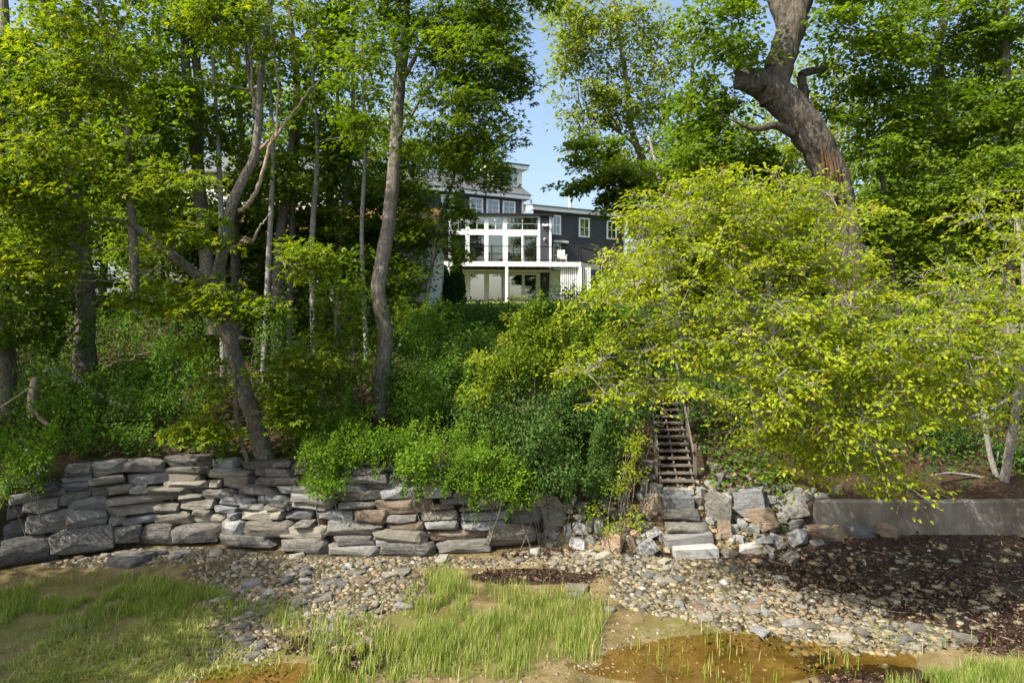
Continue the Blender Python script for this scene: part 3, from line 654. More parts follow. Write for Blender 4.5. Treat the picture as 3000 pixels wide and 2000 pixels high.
# --- white dormer tower on the roof
fd = Facade(*fm.at(0, 0, -.9)[:2], TH, HO)
a, b = fd.u(1446), fd.u(1529.5); zt = fd.zz(1446, 489) ; zb = ZE + .3
fd.part('dormer_wall', a, b, zb, zt, -3.2, 0, M['white'], house)
fd.window(fd.u(1459), fd.u(1518.5), fd.zz(1459, 541), fd.zz(1459, 493), house, 4, 2, .09, .02)
fdl = Facade(*fd.at(a, 0)[:2], TH - math.pi / 2, HO)
fdl.siding('wall', -3.2, -.02, zb, zt - .05, M['siding'], house, .15, .03, .02)
fdl.part('corner_board', -.16, -.003, zb, zt - .02, .0, .07, M['white'], house)
fdl.window(-.85, -.28, zt - 1.15, zt - .12, house, 2, 2, .09, .05)
fd.part('dormer_fascia', a - .35, b + .38, zt, zt + .30, -3.3, .38, M['white'], house)
fd.part('dormer_roof', a - .42, b + .45, zt + .303, zt + .37, -3.4, .46, M['black'], house)
# --- right wing
fw = Facade(*fm.at(0, 0)[:2], TH, HO); fw.p = P(1618, 800, 52.2) * np.array([1, 1, 0])
u1 = fw.u(1829); ZW = 15.0
fw.siding('wall', -1.6, u1, 8.0, ZW, M['siding'], house)
fwr = Facade(*fw.at(u1, 0)[:2], TH + math.pi / 2, HO); fwr.siding('wall', .14, 7, 8.0, ZW, M['siding'], house)
fw.part('corner_board', u1 - .06, u1 + .06, 8.0, ZW, -.1, .045, M['white'], house)
fw.part('fascia', -1.9, u1 + .35, ZW, ZW + .28, .25, .34, M['white'], house)
fw.part('soffit', -1.9, u1 + .35, ZW + .002, ZW + .05, -.3, .248, M['white'], house)
fw.part('end_fascia', -1.97, -1.903, ZW - .02, ZW + .4, -5, .34, M['white'], house)
mb = MB(); mb.hexa([fw.at(-2.0, ZW + .285, .42), fw.at(u1 + .42, ZW + .285, .42), fw.at(u1 + .42, ZW + .95, -5.2), fw.at(-2.0, ZW + .95, -5.2), fw.at(-2.0, ZW + .36, .42), fw.at(u1 + .42, ZW + .36, .42), fw.at(u1 + .42, ZW + 1.03, -5.2), fw.at(-2.0, ZW + 1.03, -5.2)])
wr_ = mb.build('wing_roof', M['shingle'], house, HO)
for (x0, x1, y0, y1) in ((1188, 1262, 657, 820), (1412, 1502, 680, 842), (1645, 1728, 703, 860)):
    xm = 1200 + (x0 + x1) / 5.702
    fw.window(fw.u(1200 + x0 / 2.851), fw.u(1200 + x1 / 2.851), fw.zz(xm, 400 + y1 / 2.851), fw.zz(xm, 400 + y0 / 2.851), house, 2, 2, .12)
fw.window(.02, .75, 10.6, fw.zz(1628, 708), house, 1, 1, .1, .03, name='door')
fw.part('door_hood', -.1, 1.2, fw.zz(1630, 712), fw.zz(1630, 706), .01, .45, M['white'], house)
def pipe(px, y0, y1, r, mat, D, name):
    p = P(px, y0, D); q = P(px, y1, D); mb = MB(); n = 10
    V = [(p[0] + r * math.cos(6.283 * i / n), p[1] + r * math.sin(6.283 * i / n), z) for z in (p[2], q[2]) for i in range(n)]
    mb.add(V, [(i, (i + 1) % n, n + (i + 1) % n, n + i) for i in range(n)] + [tuple(range(n, 2 * n))]); mb.build(name, mat, house, HO)
pipe(1670, 622, 577, .13, M['cream'], 55.5, 'chimney_pipe'); pipe(1556, 612, 585, .05, M['black'], 54.5, 'vent_pipe')
# --- glazed sunroom with the deck in front
fa = Facade(-4.75, 48.0, R(4), HO); ul = fa.u(1314); ur = fa.u(1614)
ZD, ZT = 10.62, 14.05
def U(zx): return fa.u(1200 + zx / 2.851)
def ZY(zy): return CAMH + (HORY - (400 + zy / 2.851)) / FPX * 48.1
ZLT, ZUB = ZY(818), ZY(778)                           # tops of tall lights, sills of the transom row
fa.part('header', ul, U(1090), ZY(668), ZT + .02, -.15, .04, M['white'], house)
fa.part('transom_rail', ul, U(1090), ZLT, ZUB, -.15, .04, M['white'], house)
fa.part('sill', ul, U(1090), ZD - .1, ZD + .12, -.15, .035, M['white'], house)
MU = [ul, ul + .16, U(470), U(497), U(628), U(654), U(782), U(808), U(1075), U(1090)]
for k in range(0, 10, 2):
    fa.part('mullion', MU[k], MU[k + 1], ZD + .12, ZLT, -.14, .037, M['white'], house); fa.part('mullion', MU[k], MU[k + 1], ZUB, ZY(668), -.14, .037, M['white'], house)
for k in range(1, 8, 2):
    fa.window(MU[k], MU[k + 1], ZUB, ZY(668), house, 2, 2, .035, .0, 'glass', False, name='transom_window')
    if k < 7: fa.window(MU[k], MU[k + 1], ZD + .12, ZLT, house, 1, 1, .03, .0, 'glass', False, name='tall_window')
    else:
        m0 = (MU[k] + MU[k + 1]) / 2
        fa.window(MU[k], m0 + .05, ZD + .12, ZLT, house, 1, 1, .11, .0, 'glass', False, name='sliding_door'); fa.window(m0 + .051, MU[k + 1], ZD + .12, ZLT, house, 1, 1, .10, -.08, 'glass', False, name='sliding_door')
fa.siding('wall', U(1091), U(1166), 8.0, ZT + .02, M['siding'], house, .16)
fa.part('corner_board', U(1166), U(1184), 8.0, ZT + .02, -.2, .05, M['white'], house)
far = Facade(*fa.at(U(1183), 0)[:2], R(4) + math.pi / 2, HO); far.siding('wall', .02, 5.0, 8.0, ZT, M['siding'], house)
fal = Facade(*fa.at(ul, 0)[:2], R(4) - math.pi / 2, HO); fal.siding('wall', -2.0, -.16, 8.0, ZT, M['siding'], house)
mb = MB(); fa.box(mb, ul - .3, U(1192) + .1, ZT + .022, ZT + .16, -3.9, .32); mb.build('sunroom_roof', M['black'], house, HO)
fa.part('sunroom_ceiling', ul + .1, U(1165), ZT - .1, ZT - .02, -3.6, -.16, M['interior'], house)
fa.part('sunroom_back_wall', ul + .1, U(1165), ZD, ZT - .1, -3.7, -3.6, M['interior'], house)
fa.part('sunroom_floor', ul + .1, U(1165), ZD - .25, ZD - .12, -3.7, -.16, M['wood_ceiling'], house)
lampm, nt, out = newmat('lit_downlight'); em = N(nt, 'ShaderNodeEmission'); em.inputs[0].default_value = (1, .62, .35, 1); em.inputs[1].default_value = 6; nt.links.new(em.outputs[0], out.inputs[0])
for (u_, w_) in ((1.2, -1.0), (2.3, -1.6), (3.6, -1.0), (5.6, -1.3), (2.9, -2.6), (4.6, -2.6)):
    fa.part('downlight', u_ - .06, u_ + .06, ZT - .125, ZT - .1, w_ - .06, w_ + .06, lampm, house)
fa.part('kitchen_island', 4.6, 6.4, ZD - .12, ZD + .85, -3.0, -2.3, M['wood_ceiling'], house)
fa.part('sofa', 1.4, 3.4, ZD - .12, ZD + .6, -2.6, -1.7, M['dark'], house)
# lower storey
fa.siding('wall', ul, U(1100), 10.05, ZD - .1, M['siding'], house, .15, -.05)
fa.siding('wall', U(1092), U(1165), 8.0, 10.05, M['siding'], house, .15, -.05)
ZB, ZLT2 = 8.08, ZY(1140)
fa.part('header', ul, U(1091), ZLT2, 10.05, -.2, .0, M['white'], house)
ML = [ul, U(345), U(470), U(500), U(630), U(656), U(784), U(822), U(1068), U(1091)]
for k in range(0, 10, 2): fa.part('mullion', ML[k], ML[k + 1], ZB, ZLT2, -.2, -.01, M['white'], house)
for k in range(1, 8, 2):
    if k < 7: fa.window(ML[k], ML[k + 1], ZB, ZLT2, house, 1, 1, .07, -.05, 'glass_low', True, name='tall_window')
    else:
        m0 = (ML[k] + ML[k + 1]) / 2
        fa.window(ML[k], m0 + .04, ZB, ZLT2, house, 1, 1, .1, -.05, 'glass_low', True, name='sliding_door'); fa.window(m0 + .041, ML[k + 1], ZB, ZLT2, house, 1, 1, .1, -.1, 'glass_low', True, name='sliding_door')
fa.part('beam', ul - .3, U(1165), 10.08, 10.27, .012, .06, M['white'], house)
# deck
fk = Facade(*fa.at(0, 0, 2.5)[:2], R(4), HO)
kl, kr = fk.u(1293), fk.u(1702)
deck = empty('deck', (0, 0, 0)); deck.parent = house
fk.part('fascia', kl, kr, 10.29, 10.60, -.05, .0, M['white'], deck)
for i in range(17):
    w0 = -2.45 + i * .143; fk.part('deck_board', kl + .02, kr - .02, 10.605, 10.635, w0, w0 + .137, M['wood_grey'], deck)
for i in range(20):
    q = kl + .1 + (kr - kl - .2) * i / 19; fk.part('joist', q - .02, q + .02, 10.33, 10.60, -2.45, -.052, M['wood_ceiling'], deck)
fk.part('soffit_board', kl + .05, kr - .05, 10.585, 10.602, -2.44, -.053, M['wood_ceiling'], deck)
fk.part('side_fascia', kl - .05, kl - .002, 10.29, 10.60, -2.5, 0, M['white'], deck)
for px in (1312, 1484.5, 1700): q = fk.u(px); fk.part('post', q - .095, q + .095, 7.9, 10.29, -.2, -.02, M['white'], deck)
rail = empty('railing', (0, 0, 0)); rail.parent = house
def zr(w): return 10.64 + w
fk.part('top_rail', kl + .05, kr, 11.62, 11.67, -.12, -.06, M['black'], rail); fk.part('bottom_rail', kl + .05, kr, 10.73, 10.77, -.11, -.07, M['black'], rail)
q = kl + .06
k = 0
while q < kr:
    fk.part('baluster', q - .009, q + .009, 10.77, 11.62, -.10, -.08, M['black'], rail); q += .125
for px in (1295, 1368, 1441, 1504, 1567, 1631, 1694): q = fk.u(px); fk.part('post', q - .035, q + .035, 10.64, 11.74, -.125, -.055, M['black'], rail)
fkr = Facade(*fk.at(kr, 0)[:2], R(62), HO)
fkr.part('top_rail', 0, 3.6, 11.62, 11.67, -.12, -.06, M['black'], rail); fkr.part('bottom_rail', 0, 3.6, 10.73, 10.77, -.11, -.07, M['black'], rail)
for i in range(29): fkr.part('baluster', .05 + i * .125 - .009, .05 + i * .125 + .009, 10.77, 11.62, -.10, -.08, M['black'], rail)
fkr.part('post', 3.55, 3.63, 10.64, 11.74, -.13, -.05, M['black'], rail)
fkr.part('fascia', 0, 3.6, 10.29, 10.60, -.05, .0, M['white'], deck); 
mb = MB(); mb.add([fk.at(kr - .03, 10.6, -.05), fk.at(kr - .03, 10.6, -2.5), fkr.at(3.6, 10.6, -.06), fkr.at(0, 10.6, -.06), fk.at(kr - .03, 10.63, -.05), fk.at(kr - .03, 10.63, -2.5), fkr.at(3.6, 10.63, -.06), fkr.at(0, 10.63, -.06)], [(0, 1, 2, 3), (7, 6, 5, 4), (0, 3, 7, 4), (1, 0, 4, 5), (2, 1, 5, 6), (3, 2, 6, 7)]); mb.build('deck_corner', M['wood_grey'], deck, HO)
# white panel and slatted skirt closing the deck's end
sa = fa.u(1612)
fa.part('white_panel', sa, sa + 1.0, 8.0, 10.2, .2, .3, M['white'], house)
for i in range(15):
    q = fk.u(1646) + i * .14; fk.part('skirt_slat', q - .045, q + .045, 8.0, 10.28, -.30, -.26, M['white'], deck)
# security lamp, wall sconces
lm = empty('security_lamp', (0, 0, 0)); lm.parent = house
pl = fa.at(U(1130), ZY(735), .05)
fa.part('lamp_base', U(1118), U(1142), ZY(745), ZY(728), .02, .08, M['white'], lm)
for s in (-.14, .14): fa.part('lamp_head', U(1130) + s - .07, U(1130) + s + .07, ZY(742), ZY(727), .10, .30, M['white'], lm)
for zy in (853, 1190):
    s_ = fa.part('wall_sconce', U(1120), U(1138), ZY(zy + 12), ZY(zy - 12), .03, .07, M['white'], house); fa.part('shade', U(1124), U(1134), ZY(zy + 9), ZY(zy - 6), .071, .17, M['black'], s_)
# chair on the deck
ch = empty('deck_chair', (*fk.at(kr - 1.2, 0, -1.0)[:2], 10.635), 'pale low deck chair behind the black railing', 'chair')
cp_ = np.array(ch.location)
for i in range(5): MB().box(-.3, .3, -.3 + .12 * i, -.21 + .12 * i, .30 - .02 * i, .33 - .02 * i).build('seat_slat', M['cream'], ch)
for i in range(5): MB().hexa([(-.3 + .12 * i, .28, .22), (-.2 + .12 * i, .28, .22), (-.2 + .12 * i, .31, .22), (-.3 + .12 * i, .31, .22), (-.3 + .12 * i, .5, .95), (-.2 + .12 * i, .5, .95), (-.2 + .12 * i, .53, .95), (-.3 + .12 * i, .53, .95)]).build('back_slat', M['cream'], ch)
for sx in (-1, 1):
    MB().box(sx * .36 - .05, sx * .36 + .05, -.36, .36, .52, .55).build('armrest', M['cream'], ch); MB().box(sx * .34 - .03, sx * .34 + .03, -.32, -.24, 0, .52).build('leg', M['cream'], ch); MB().box(sx * .34 - .03, sx * .34 + .03, .28, .36, 0, .52).build('leg', M['cream'], ch)

# ------------------------------------------------------------------ cream neighbour house behind the left trees
NO = (-11, 34, 6.4)
nb_ = empty('cream_house', NO, 'cream clapboard house with mossy roof hidden behind the left trees', 'house')
fn = Facade(-18.3, 33.0, R(0), NO); nw = 14.2
fn.siding('wall', 0, nw, 7.7, 10.75, M['cream'], nb_, .14)
fn.part('corner_board', -.05, .13, 7.65, 10.75, -.1, .04, M['white'], nb_); fn.part('corner_board', nw - .13, nw + .05, 7.65, 10.75, -.1, .04, M['white'], nb_)
fn.part('skirt_board', -.05, nw + .05, 7.5, 7.7, -.1, .035, M['white'], nb_)
for i in range(71): fn.part('skirt_plank', i * .2, i * .2 + .185, 5.9, 7.5, -.12, -.09, M['wood_grey'], nb_)
fnr = Facade(*fn.at(nw, 0)[:2], R(90), NO); fnr.siding('wall', .14, 8, 6.2, 10.75, M['cream'], nb_, .14)
fnl = Facade(-18.3, 33.0, R(-90), NO); fnl.siding('wall', -8, -.14, 6.4, 10.75, M['cream'], nb_, .14)
for (px0, px1, py0, py1) in ((500, 560, 700, 810), (590, 660, 730, 830), (890, 935, 745, 835), (1000, 1050, 740, 835), (1150, 1200, 740, 830)):
    fn.window(fn.u(px0), fn.u(px1), fn.zz(px0, py1), fn.zz(px0, py0), nb_, 1, 2, .1)
def moss_mat():
    m, nt, out = newmat('mossy_roof')
    n1 = noise(nt, .9, 5, .65, posvec(nt)); n2 = noise(nt, 12, 5, .7, posvec(nt))
    c = mixc(nt, ramp(nt, n1, [(.4, (0, 0, 0)), (.55, (1, 1, 1))]), (.09, .085, .07), (.27, .17, .045)); c = mixc(nt, ramp(nt, n2, [(.4, (.6, .6, .6)), (.6, (0, 0, 0))]), c, (.07, .05, .02))
    bsdf(nt, out, c, .95, .1, n2, .6, .04); return m
mb = MB(); rows = 16
for i in range(rows):
    a, b = i / rows, (i + 1) / rows
    mb.hexa([fn.at(-.5, 10.72 + 1.75 * a, .5 - 3.6 * a), fn.at(nw + .5, 10.72 + 1.75 * a, .5 - 3.6 * a), fn.at(nw + .5, 10.69 + 1.75 * b, .5 - 3.6 * b), fn.at(-.5, 10.69 + 1.75 * b, .5 - 3.6 * b),
             fn.at(-.5, 10.78 + 1.75 * a, .5 - 3.6 * a), fn.at(nw + .5, 10.78 + 1.75 * a, .5 - 3.6 * a), fn.at(nw + .5, 10.75 + 1.75 * b, .5 - 3.6 * b), fn.at(-.5, 10.75 + 1.75 * b, .5 - 3.6 * b)])
mb.build('roof', moss_mat(), nb_, NO)
fn.part('eave_board', -.5, nw + .5, 10.6, 10.72, .44, .5, M['white'], nb_)
fn2 = Facade(-18.3 + 0.0, 36.1, 0, NO)
fn2.siding('wall', 0, 9.5, 12.3, 14.4, M['cream'], nb_, .14)
fn2.window(4.2, 5.2, 12.8, 14.0, nb_, 2, 2, .1)
mb = MB(); mb.hexa([fn2.at(-.4, 14.35, .4), fn2.at(9.9, 14.35, .4), fn2.at(9.9, 16.0, -3.5), fn2.at(-.4, 16.0, -3.5), fn2.at(-.4, 14.42, .4), fn2.at(9.9, 14.42, .4), fn2.at(9.9, 16.08, -3.5), fn2.at(-.4, 16.08, -3.5)]); mb.build('upper_roof', M['shingle'], nb_, NO)
# pale building glimpsed through the right-hand trees
RO = (26, 46, 8)
rb = empty('pale_house', RO, 'pale blue-grey house glimpsed behind the right-hand trees', 'house')
fq = Facade(21, 46, R(10), RO)
fq.siding('wall', 0, 12, 8.0, 12.6, flat_mat('pale_blue_siding', (.5, .55, .6), .7), rb, .15)
for q in (2, 5, 8.5): fq.window(q, q + 1.1, 9.6, 11.2, rb, 2, 2, .12)
mb = MB(); mb.hexa([fq.at(-.5, 12.6, .5), fq.at(12.5, 12.6, .5), fq.at(12.5, 15, -4), fq.at(-.5, 15, -4), fq.at(-.5, 12.7, .5), fq.at(12.5, 12.7, .5), fq.at(12.5, 15.1, -4), fq.at(-.5, 15.1, -4)]); mb.build('roof', M['shingle'], rb, RO)

# ------------------------------------------------------------------ parked car, lumber, bucket, flag on the hilltop
CO = (-26.6, 41.0, gz1(-26.6, 41.0))
car = empty('parked_car', CO, 'dark parked car on the hilltop drive behind the left trees', 'car')
paint = flat_mat('car_paint', (.015, .02, .035), .2, .6)
prof = [(-2.2, .35), (-2.25, .75), (-2.05, .92), (-1.2, 1.0), (-.55, 1.42), (.9, 1.45), (1.7, 1.02), (2.15, .92), (2.2, .4)]
V = []; 
for s in (-1, 1):
    for (x, z) in prof: V.append((x, s * (.86 if z < 1.1 else .68), z))
n = len(prof)
me = bpy.data.meshes.new('body'); me.from_pydata(V, [], [tuple(range(n)), tuple(range(2 * n - 1, n - 1, -1))] + [(i, i + n, (i + 1) % n + n, (i + 1) % n) for i in range(n)]); me.update()
bm = bmesh.new(); bm.from_mesh(me); bmesh.ops.recalc_face_normals(bm, faces=bm.faces[:]); bmesh.ops.bevel(bm, geom=bm.edges[:], offset=.05, segments=2, affect='EDGES'); bm.to_mesh(me); bm.free()
body = link('body', me, paint, car)
for x0, x1, xa, xb in ((-1.0, .05, -.6, .0), (.12, 1.3, .12, .85)):
    MB().hexa([(x0, -.845, 1.03), (x1, -.845, 1.03), (x1, -.82, 1.03), (x0, -.82, 1.03), (xa, -.715, 1.38), (xb, -.715, 1.38), (xb, -.69, 1.38), (xa, -.69, 1.38)]).build('side_window', M['car_glass'], car)
for x in (-1.4, 1.35):
    mb = MB(); n = 18
    for yy in (-.9,):
        V = [(x + .33 * math.cos(6.283 * i / n), y, .33 + .33 * math.sin(6.283 * i / n)) for y in (yy, yy + .2) for i in range(n)]
        mb.add(V, [(i, (i + 1) % n, n + (i + 1) % n, n + i) for i in range(n)] + [tuple(range(n)), tuple(range(n, 2 * n))])
    wh = mb.build('wheel', M['black'], car)
    mb = MB(); V = [(x + .2 * math.cos(6.283 * i / n), -.905, .33 + .2 * math.sin(6.283 * i / n)) for i in range(n)] + [(x, -.93, .33)]; mb.add(V, [(i, (i + 1) % n, n) for i in range(n)]); mb.build('rim', M['st_g'], wh)
MB().box(-2.27, -2.2, -.7, -.4, .62, .75).build('headlight', M['white'], car); MB().box(2.17, 2.21, -.75, -.5, .68, .85).build('tail_light', flat_mat('tail_red', (.3, .01, .01)), car)
g = hit(200, 866, 20, 60)
lo = empty('lumber_stack', (-23.4, 36.3, gz1(-23.4, 36.3)), 'small stack of pale boards on the grass behind the left trunk', 'lumber')
for k in range(4):
    for j in range(2): MB().box(-.75 + .05 * (k % 2), .75 + .04 * k, -.25 + .26 * j, -.02 + .26 * j, k * .12 + .002, k * .12 + .09).build('board', M['wood_ceiling' if (k + j) % 3 else 'cream'], lo)
def lathe(name, prof, mat, loc=None, parent=None, n=16):
    V = [(r * math.cos(6.283 * i / n), r * math.sin(6.283 * i / n), z) for r, z in prof for i in range(n)]
    F = [(j * n + i, j * n + (i + 1) % n, (j + 1) * n + (i + 1) % n, (j + 1) * n + i) for j in range(len(prof) - 1) for i in range(n)]
    return link(name, np_mesh(name, V, F, smooth=True), mat, parent, loc)
bk = empty('bucket', (-18.9, 33.6, gz1(-18.9, 33.6)), 'grey bucket standing beside the cream house corner', 'bucket')
lathe('pail', [(.001, .01), (.15, .01), (.19, .36), (.2, .36), (.2, .38), (.18, .38), (.145, .03)], M['st_g'], None, bk)
p = P(1402, 878, 41.0); zf = gz1(p[0], 41.0)
fl = empty('lawn_flag', (p[0], 41.0, zf), 'small blue marker on the lawn before the glass doors', 'marker')
lathe('stake', [(.012, 0), (.012, .2)], M['black'], None, fl, 6); lathe('cone', [(.13, .0), (.10, .12), (.03, .34), (.001, .36)], M['blue'], None, fl, 8)

# ------------------------------------------------------------------ vegetation tools
LEAF = {'oval': (np.array([(0, 0, 0), (.35, .27, .07), (.75, .20, .04), (1, 0, -.10), (.75, -.20, .04), (.35, -.27, .07)]), np.array([(0, 1, 2, 3), (0, 3, 4, 5)])),
        'wide': (np.array([(0, 0, 0), (.45, .42, .06), (1, 0, -.08), (.45, -.42, .06)]), np.array([(0, 1, 2, 3)])),
        'quad': (np.array([(0, 0, 0), (.5, .32, .06), (1, 0, -.06), (.5, -.32, .06)]), np.array([(0, 1, 2, 3)])),
        'lobed': (np.array([(0, 0, 0), (.55, .17, .04), (1, 0, -.10), (.55, -.17, .04), (.22, .30, .05), (.62, .62, -.06), (.40, .12, .05), (.22, -.30, .05), (.62, -.62, -.06), (.40, -.12, .05)]),
                  np.array([(0, 1, 2, 3), (0, 6, 5, 4), (0, 7, 8, 9)]))}
def unit(v): return v / np.maximum(np.linalg.norm(v, axis=-1, keepdims=True), 1e-9)
def leaf_mesh(name, pos, direc, nrm, size, val, shape):
    T, F = LEAF[shape]; x = unit(direc); z = unit(nrm - x * np.sum(nrm * x, -1, keepdims=True)); y = np.cross(z, x)
    V = pos[:, None] + size[:, None, None] * (T[None, :, 0:1] * x[:, None] + T[None, :, 1:2] * y[:, None] + T[None, :, 2:3] * z[:, None])
    FF = (F[None] + (np.arange(len(pos)) * len(T))[:, None, None]).reshape(-1, 4)
    return np_mesh(name, V.reshape(-1, 3), FF, np.repeat(val, len(F)))
def catmull(pts, m=5):
    pts = np.asarray(pts, float)
    if len(pts) < 3: t = np.linspace(0, 1, m + 1)[:, None]; return pts[0] * (1 - t) + pts[-1] * t
    q = np.vstack([2 * pts[0] - pts[1], pts, 2 * pts[-1] - pts[-2]]); out = []
    for i in range(len(pts) - 1):
        p0, p1, p2, p3 = q[i:i + 4]
        for t in np.linspace(0, 1, m, endpoint=False):
            out.append(.5 * ((2 * p1) + (-p0 + p2) * t + (2 * p0 - 5 * p1 + 4 * p2 - p3) * t * t + (-p0 + 3 * p1 - 3 * p2 + p3) * t ** 3))
    out.append(pts[-1]); return np.array(out)
class Tubes:
    def __init__(s): s.V = []; s.F = []; s.n = 0
    def add(s, pts, rad, sides=6, rough=0, sd=0):     # pts (k,3), rad (k,)
        pts = np.asarray(pts, float); rad = np.asarray(rad, float); k = len(pts)
        d = np.gradient(pts, axis=0); d = unit(d)
        ref = np.where(np.abs(d[:, 2:3]) > .9, np.array([[0, 1., 0]]), np.array([[0, 0, 1.]]))
        if abs(d[:, 2]).mean() > .6: ref = np.repeat(np.array([[0, 1., 0]]), k, 0)
        r = unit(np.cross(d, ref)); u = np.cross(r, d)
        a = np.arange(sides) * 2 * math.pi / sides
        R_ = rad[:, None] * np.ones((1, sides))
        if rough:
            q = np.stack(np.broadcast_arrays(np.cos(a)[None] * 1.5 + sd, np.sin(a)[None] * 1.5, (np.arange(k) * .35)[:, None]), -1).reshape(-1, 3)
            R_ = R_ * (1 + rough * vnoise(q).reshape(k, sides))
        V = pts[:, None] + R_[..., None] * (np.cos(a)[None, :, None] * r[:, None] + np.sin(a)[None, :, None] * u[:, None])
        i = np.arange(k - 1)[:, None] * sides; j = np.arange(sides)[None]; j2 = (j + 1) % sides
        F = np.stack([i + j, i + j2, i + sides + j2, i + sides + j], -1).reshape(-1, 4) + s.n
        s.V.append(V.reshape(-1, 3)); s.F.append(F); s.n += k * sides
        if sides >= 5:                                # closed end
            s.V.append(pts[-1:] + d[-1:] * rad[-1] * .3); e = s.n - sides
            s.F.append(np.array([(e + q, e + (q + 1) % sides, s.n, s.n) for q in range(sides)])); s.n += 1
    def build(s, name, mat, parent, off=(0, 0, 0)):
        V = np.vstack(s.V) - np.array(off); F = np.vstack(s.F)
        me = bpy.data.meshes.new(name); tri = F[:, 2] == F[:, 3]; fl = F[~tri]; ft = F[tri][:, :3]
        m = len(fl) + len(ft); tot = len(fl) * 4 + len(ft) * 3
        me.vertices.add(len(V)); me.vertices.foreach_set('co', V.astype(np.float32).ravel())
        me.loops.add(tot); me.loops.foreach_set('vertex_index', np.concatenate([fl.ravel(), ft.ravel()]).astype(np.int32))
        st_ = np.concatenate([np.arange(len(fl)) * 4, len(fl) * 4 + np.arange(len(ft)) * 3]).astype(np.int32)
        me.polygons.add(m); me.polygons.foreach_set('loop_start', st_); me.polygons.foreach_set('use_smooth', np.ones(m, bool))
        me.update(calc_edges=True); me.validate(); return link(name, me, mat, parent)
def blob_pts(r, blobs):
    """cluster centres in ellipsoids (px, py, D, rx px, ry px, rD m, n)"""
    out = []
    for (px, py, D, rx, ry, rD, n) in blobs:
        v = unit(r.normal(size=(n, 3))) * (r.random((n, 1)) ** .45)
        c = P(px, py, D); s = D / FPX
        out.append(c + v * np.array([rx * s, rD, ry * s]))
    return np.vstack(out)
SUNV = np.array(SUN)
def make_tree(name, label, group, paths, blobs, leaf='maple_leaf', shape='lobed', size=.15, K=60, R_=.8, flat=.35, bark='bark', seed=0, maxr=.07, twigs=3, cat='tree', up=1.0, droop=.25, trunk_sides=12, dead=None, avoid=None, minr=.006, dens=1.7, vy=1.0, tilt_=0.0):
    """paths: [(points [(px,py,D)...], radii m)] traced trunk and limbs; blobs: crown volumes"""
    r = np.random.default_rng(seed)
    base = P(*paths[0][0][0]); base[2] -= .15
    off = base.copy()
    o = empty(name, base, label, cat, group)
    T = Tubes(); nodes = []; nrad = []
    for pi, (pts, rad) in enumerate(paths):
        q = np.array([P(*p) for p in pts])
        if pi == 0: q[0, 2] -= .25
        c = catmull(q, 6); rr = np.interp(np.linspace(0, 1, len(c)), np.linspace(0, 1, len(rad)), rad)
        c[1:-1] += r.normal(size=(len(c) - 2, 3)) * rr[1:-1, None] * .03
        T.add(c, rr, trunk_sides if rr[0] > .06 else 7, .09, seed + pi)
        nodes += list(c[2:]); nrad += list(rr[2:])
    T.build('trunk', M[bark], o, off)
    if dead:
        for pts, rad in dead:
            TD = Tubes()
            q = catmull(np.array([P(*p) for p in pts]), 5); rr = np.interp(np.linspace(0, 1, len(q)), np.linspace(0, 1, len(rad)), rad)
            q[1:-1] += r.normal(size=(len(q) - 2, 3)) * .02; TD.add(q, rr, 6, .15, 3)
            tag(TD.build('dead_branch', M['dead_wood'], o, off), 'bare bleached dead branch')
    if not blobs: return o
    C = blob_pts(r, [(b[0], b[1], b[2], b[3], b[4] * vy, b[5] * (1 + .3 * (vy > 1)), int(b[6] * dens)) for b in blobs])
    if avoid is not None:
        px = 1500 + C[:, 0] / C[:, 1] * FPX; py = HORY + (CAMH - C[:, 2]) / C[:, 1] * FPX
        C = C[~avoid(px, py)]
    C = C[C[:, 2] > gz(C[:, 0], C[:, 1]) + .3]
    nodes = np.array(nodes); nrad = np.array(nrad)
    dmin = np.array([np.linalg.norm(nodes - c, axis=1).min() for c in C]); C = C[np.argsort(dmin)]
    B = Tubes(); outd = []
    for c in C:
        v = c - nodes; dist = np.linalg.norm(v, axis=1)
        cost = dist + .6 * np.maximum(0, -v[:, 2]) + .25 * (nrad < .012) + .9 * (dist < .25)
        k = int(np.argmin(cost)); a = nodes[k]; L = dist[k]
        mid = (a + c) / 2 + np.array([0, 0, .10 * L]) + r.normal(size=3) * .07 * L
        m2 = a * .2 + c * .8 + np.array([0, 0, .04 * L]) + r.normal(size=3) * .05 * L
        q = catmull([a, mid, m2, c], 2); r0 = min(nrad[k] * .7, maxr, minr * 1.3 + .011 * L); rr = np.linspace(max(r0, minr), minr, len(q))
        B.add(q, rr, 5 if r0 > .02 else 3); outd.append(unit(c - m2))
        nodes = np.vstack([nodes, q[2:]]); nrad = np.concatenate([nrad, rr[2:]])
    outd = np.array(outd); n = len(C)
    if n == 0: return o
    # sprays of leaves
    Kc = np.maximum(5, (K * np.where(r.random(n) < .12, .2, .5 + 1.1 * r.random(n))).astype(int)); idx = np.repeat(np.arange(n), Kc); m = len(idx)
    Rc = R_ * (.6 + .7 * r.random(n))
    v = r.normal(size=(m, 3)); v = unit(v) * (r.random((m, 1)) ** .55)
    v[:, 2] *= flat
    od = outd[idx].copy(); od[:, 2] *= .3; od = unit(od + 1e-6)
    tilt = -droop * (np.sum(v[:, :2] * od[:, :2], 1))
    v[:, 2] += tilt
    if tilt_: tl = r.normal(size=(n, 2)) * tilt_; v[:, 2] += np.sum(v[:, :2] * tl[idx], 1)
    pos = C[idx] + v * Rc[idx, None] + od * Rc[idx, None] * .25
    direc = unit(v * np.array([1, 1, .4])) + od * .5 + r.normal(size=(m, 3)) * .45 + np.array([0, 0, -.28])
    nrm = np.array([0, 0, up]) + SUNV * .45 + r.normal(size=(m, 3)) * .55
    cv = r.random(n)
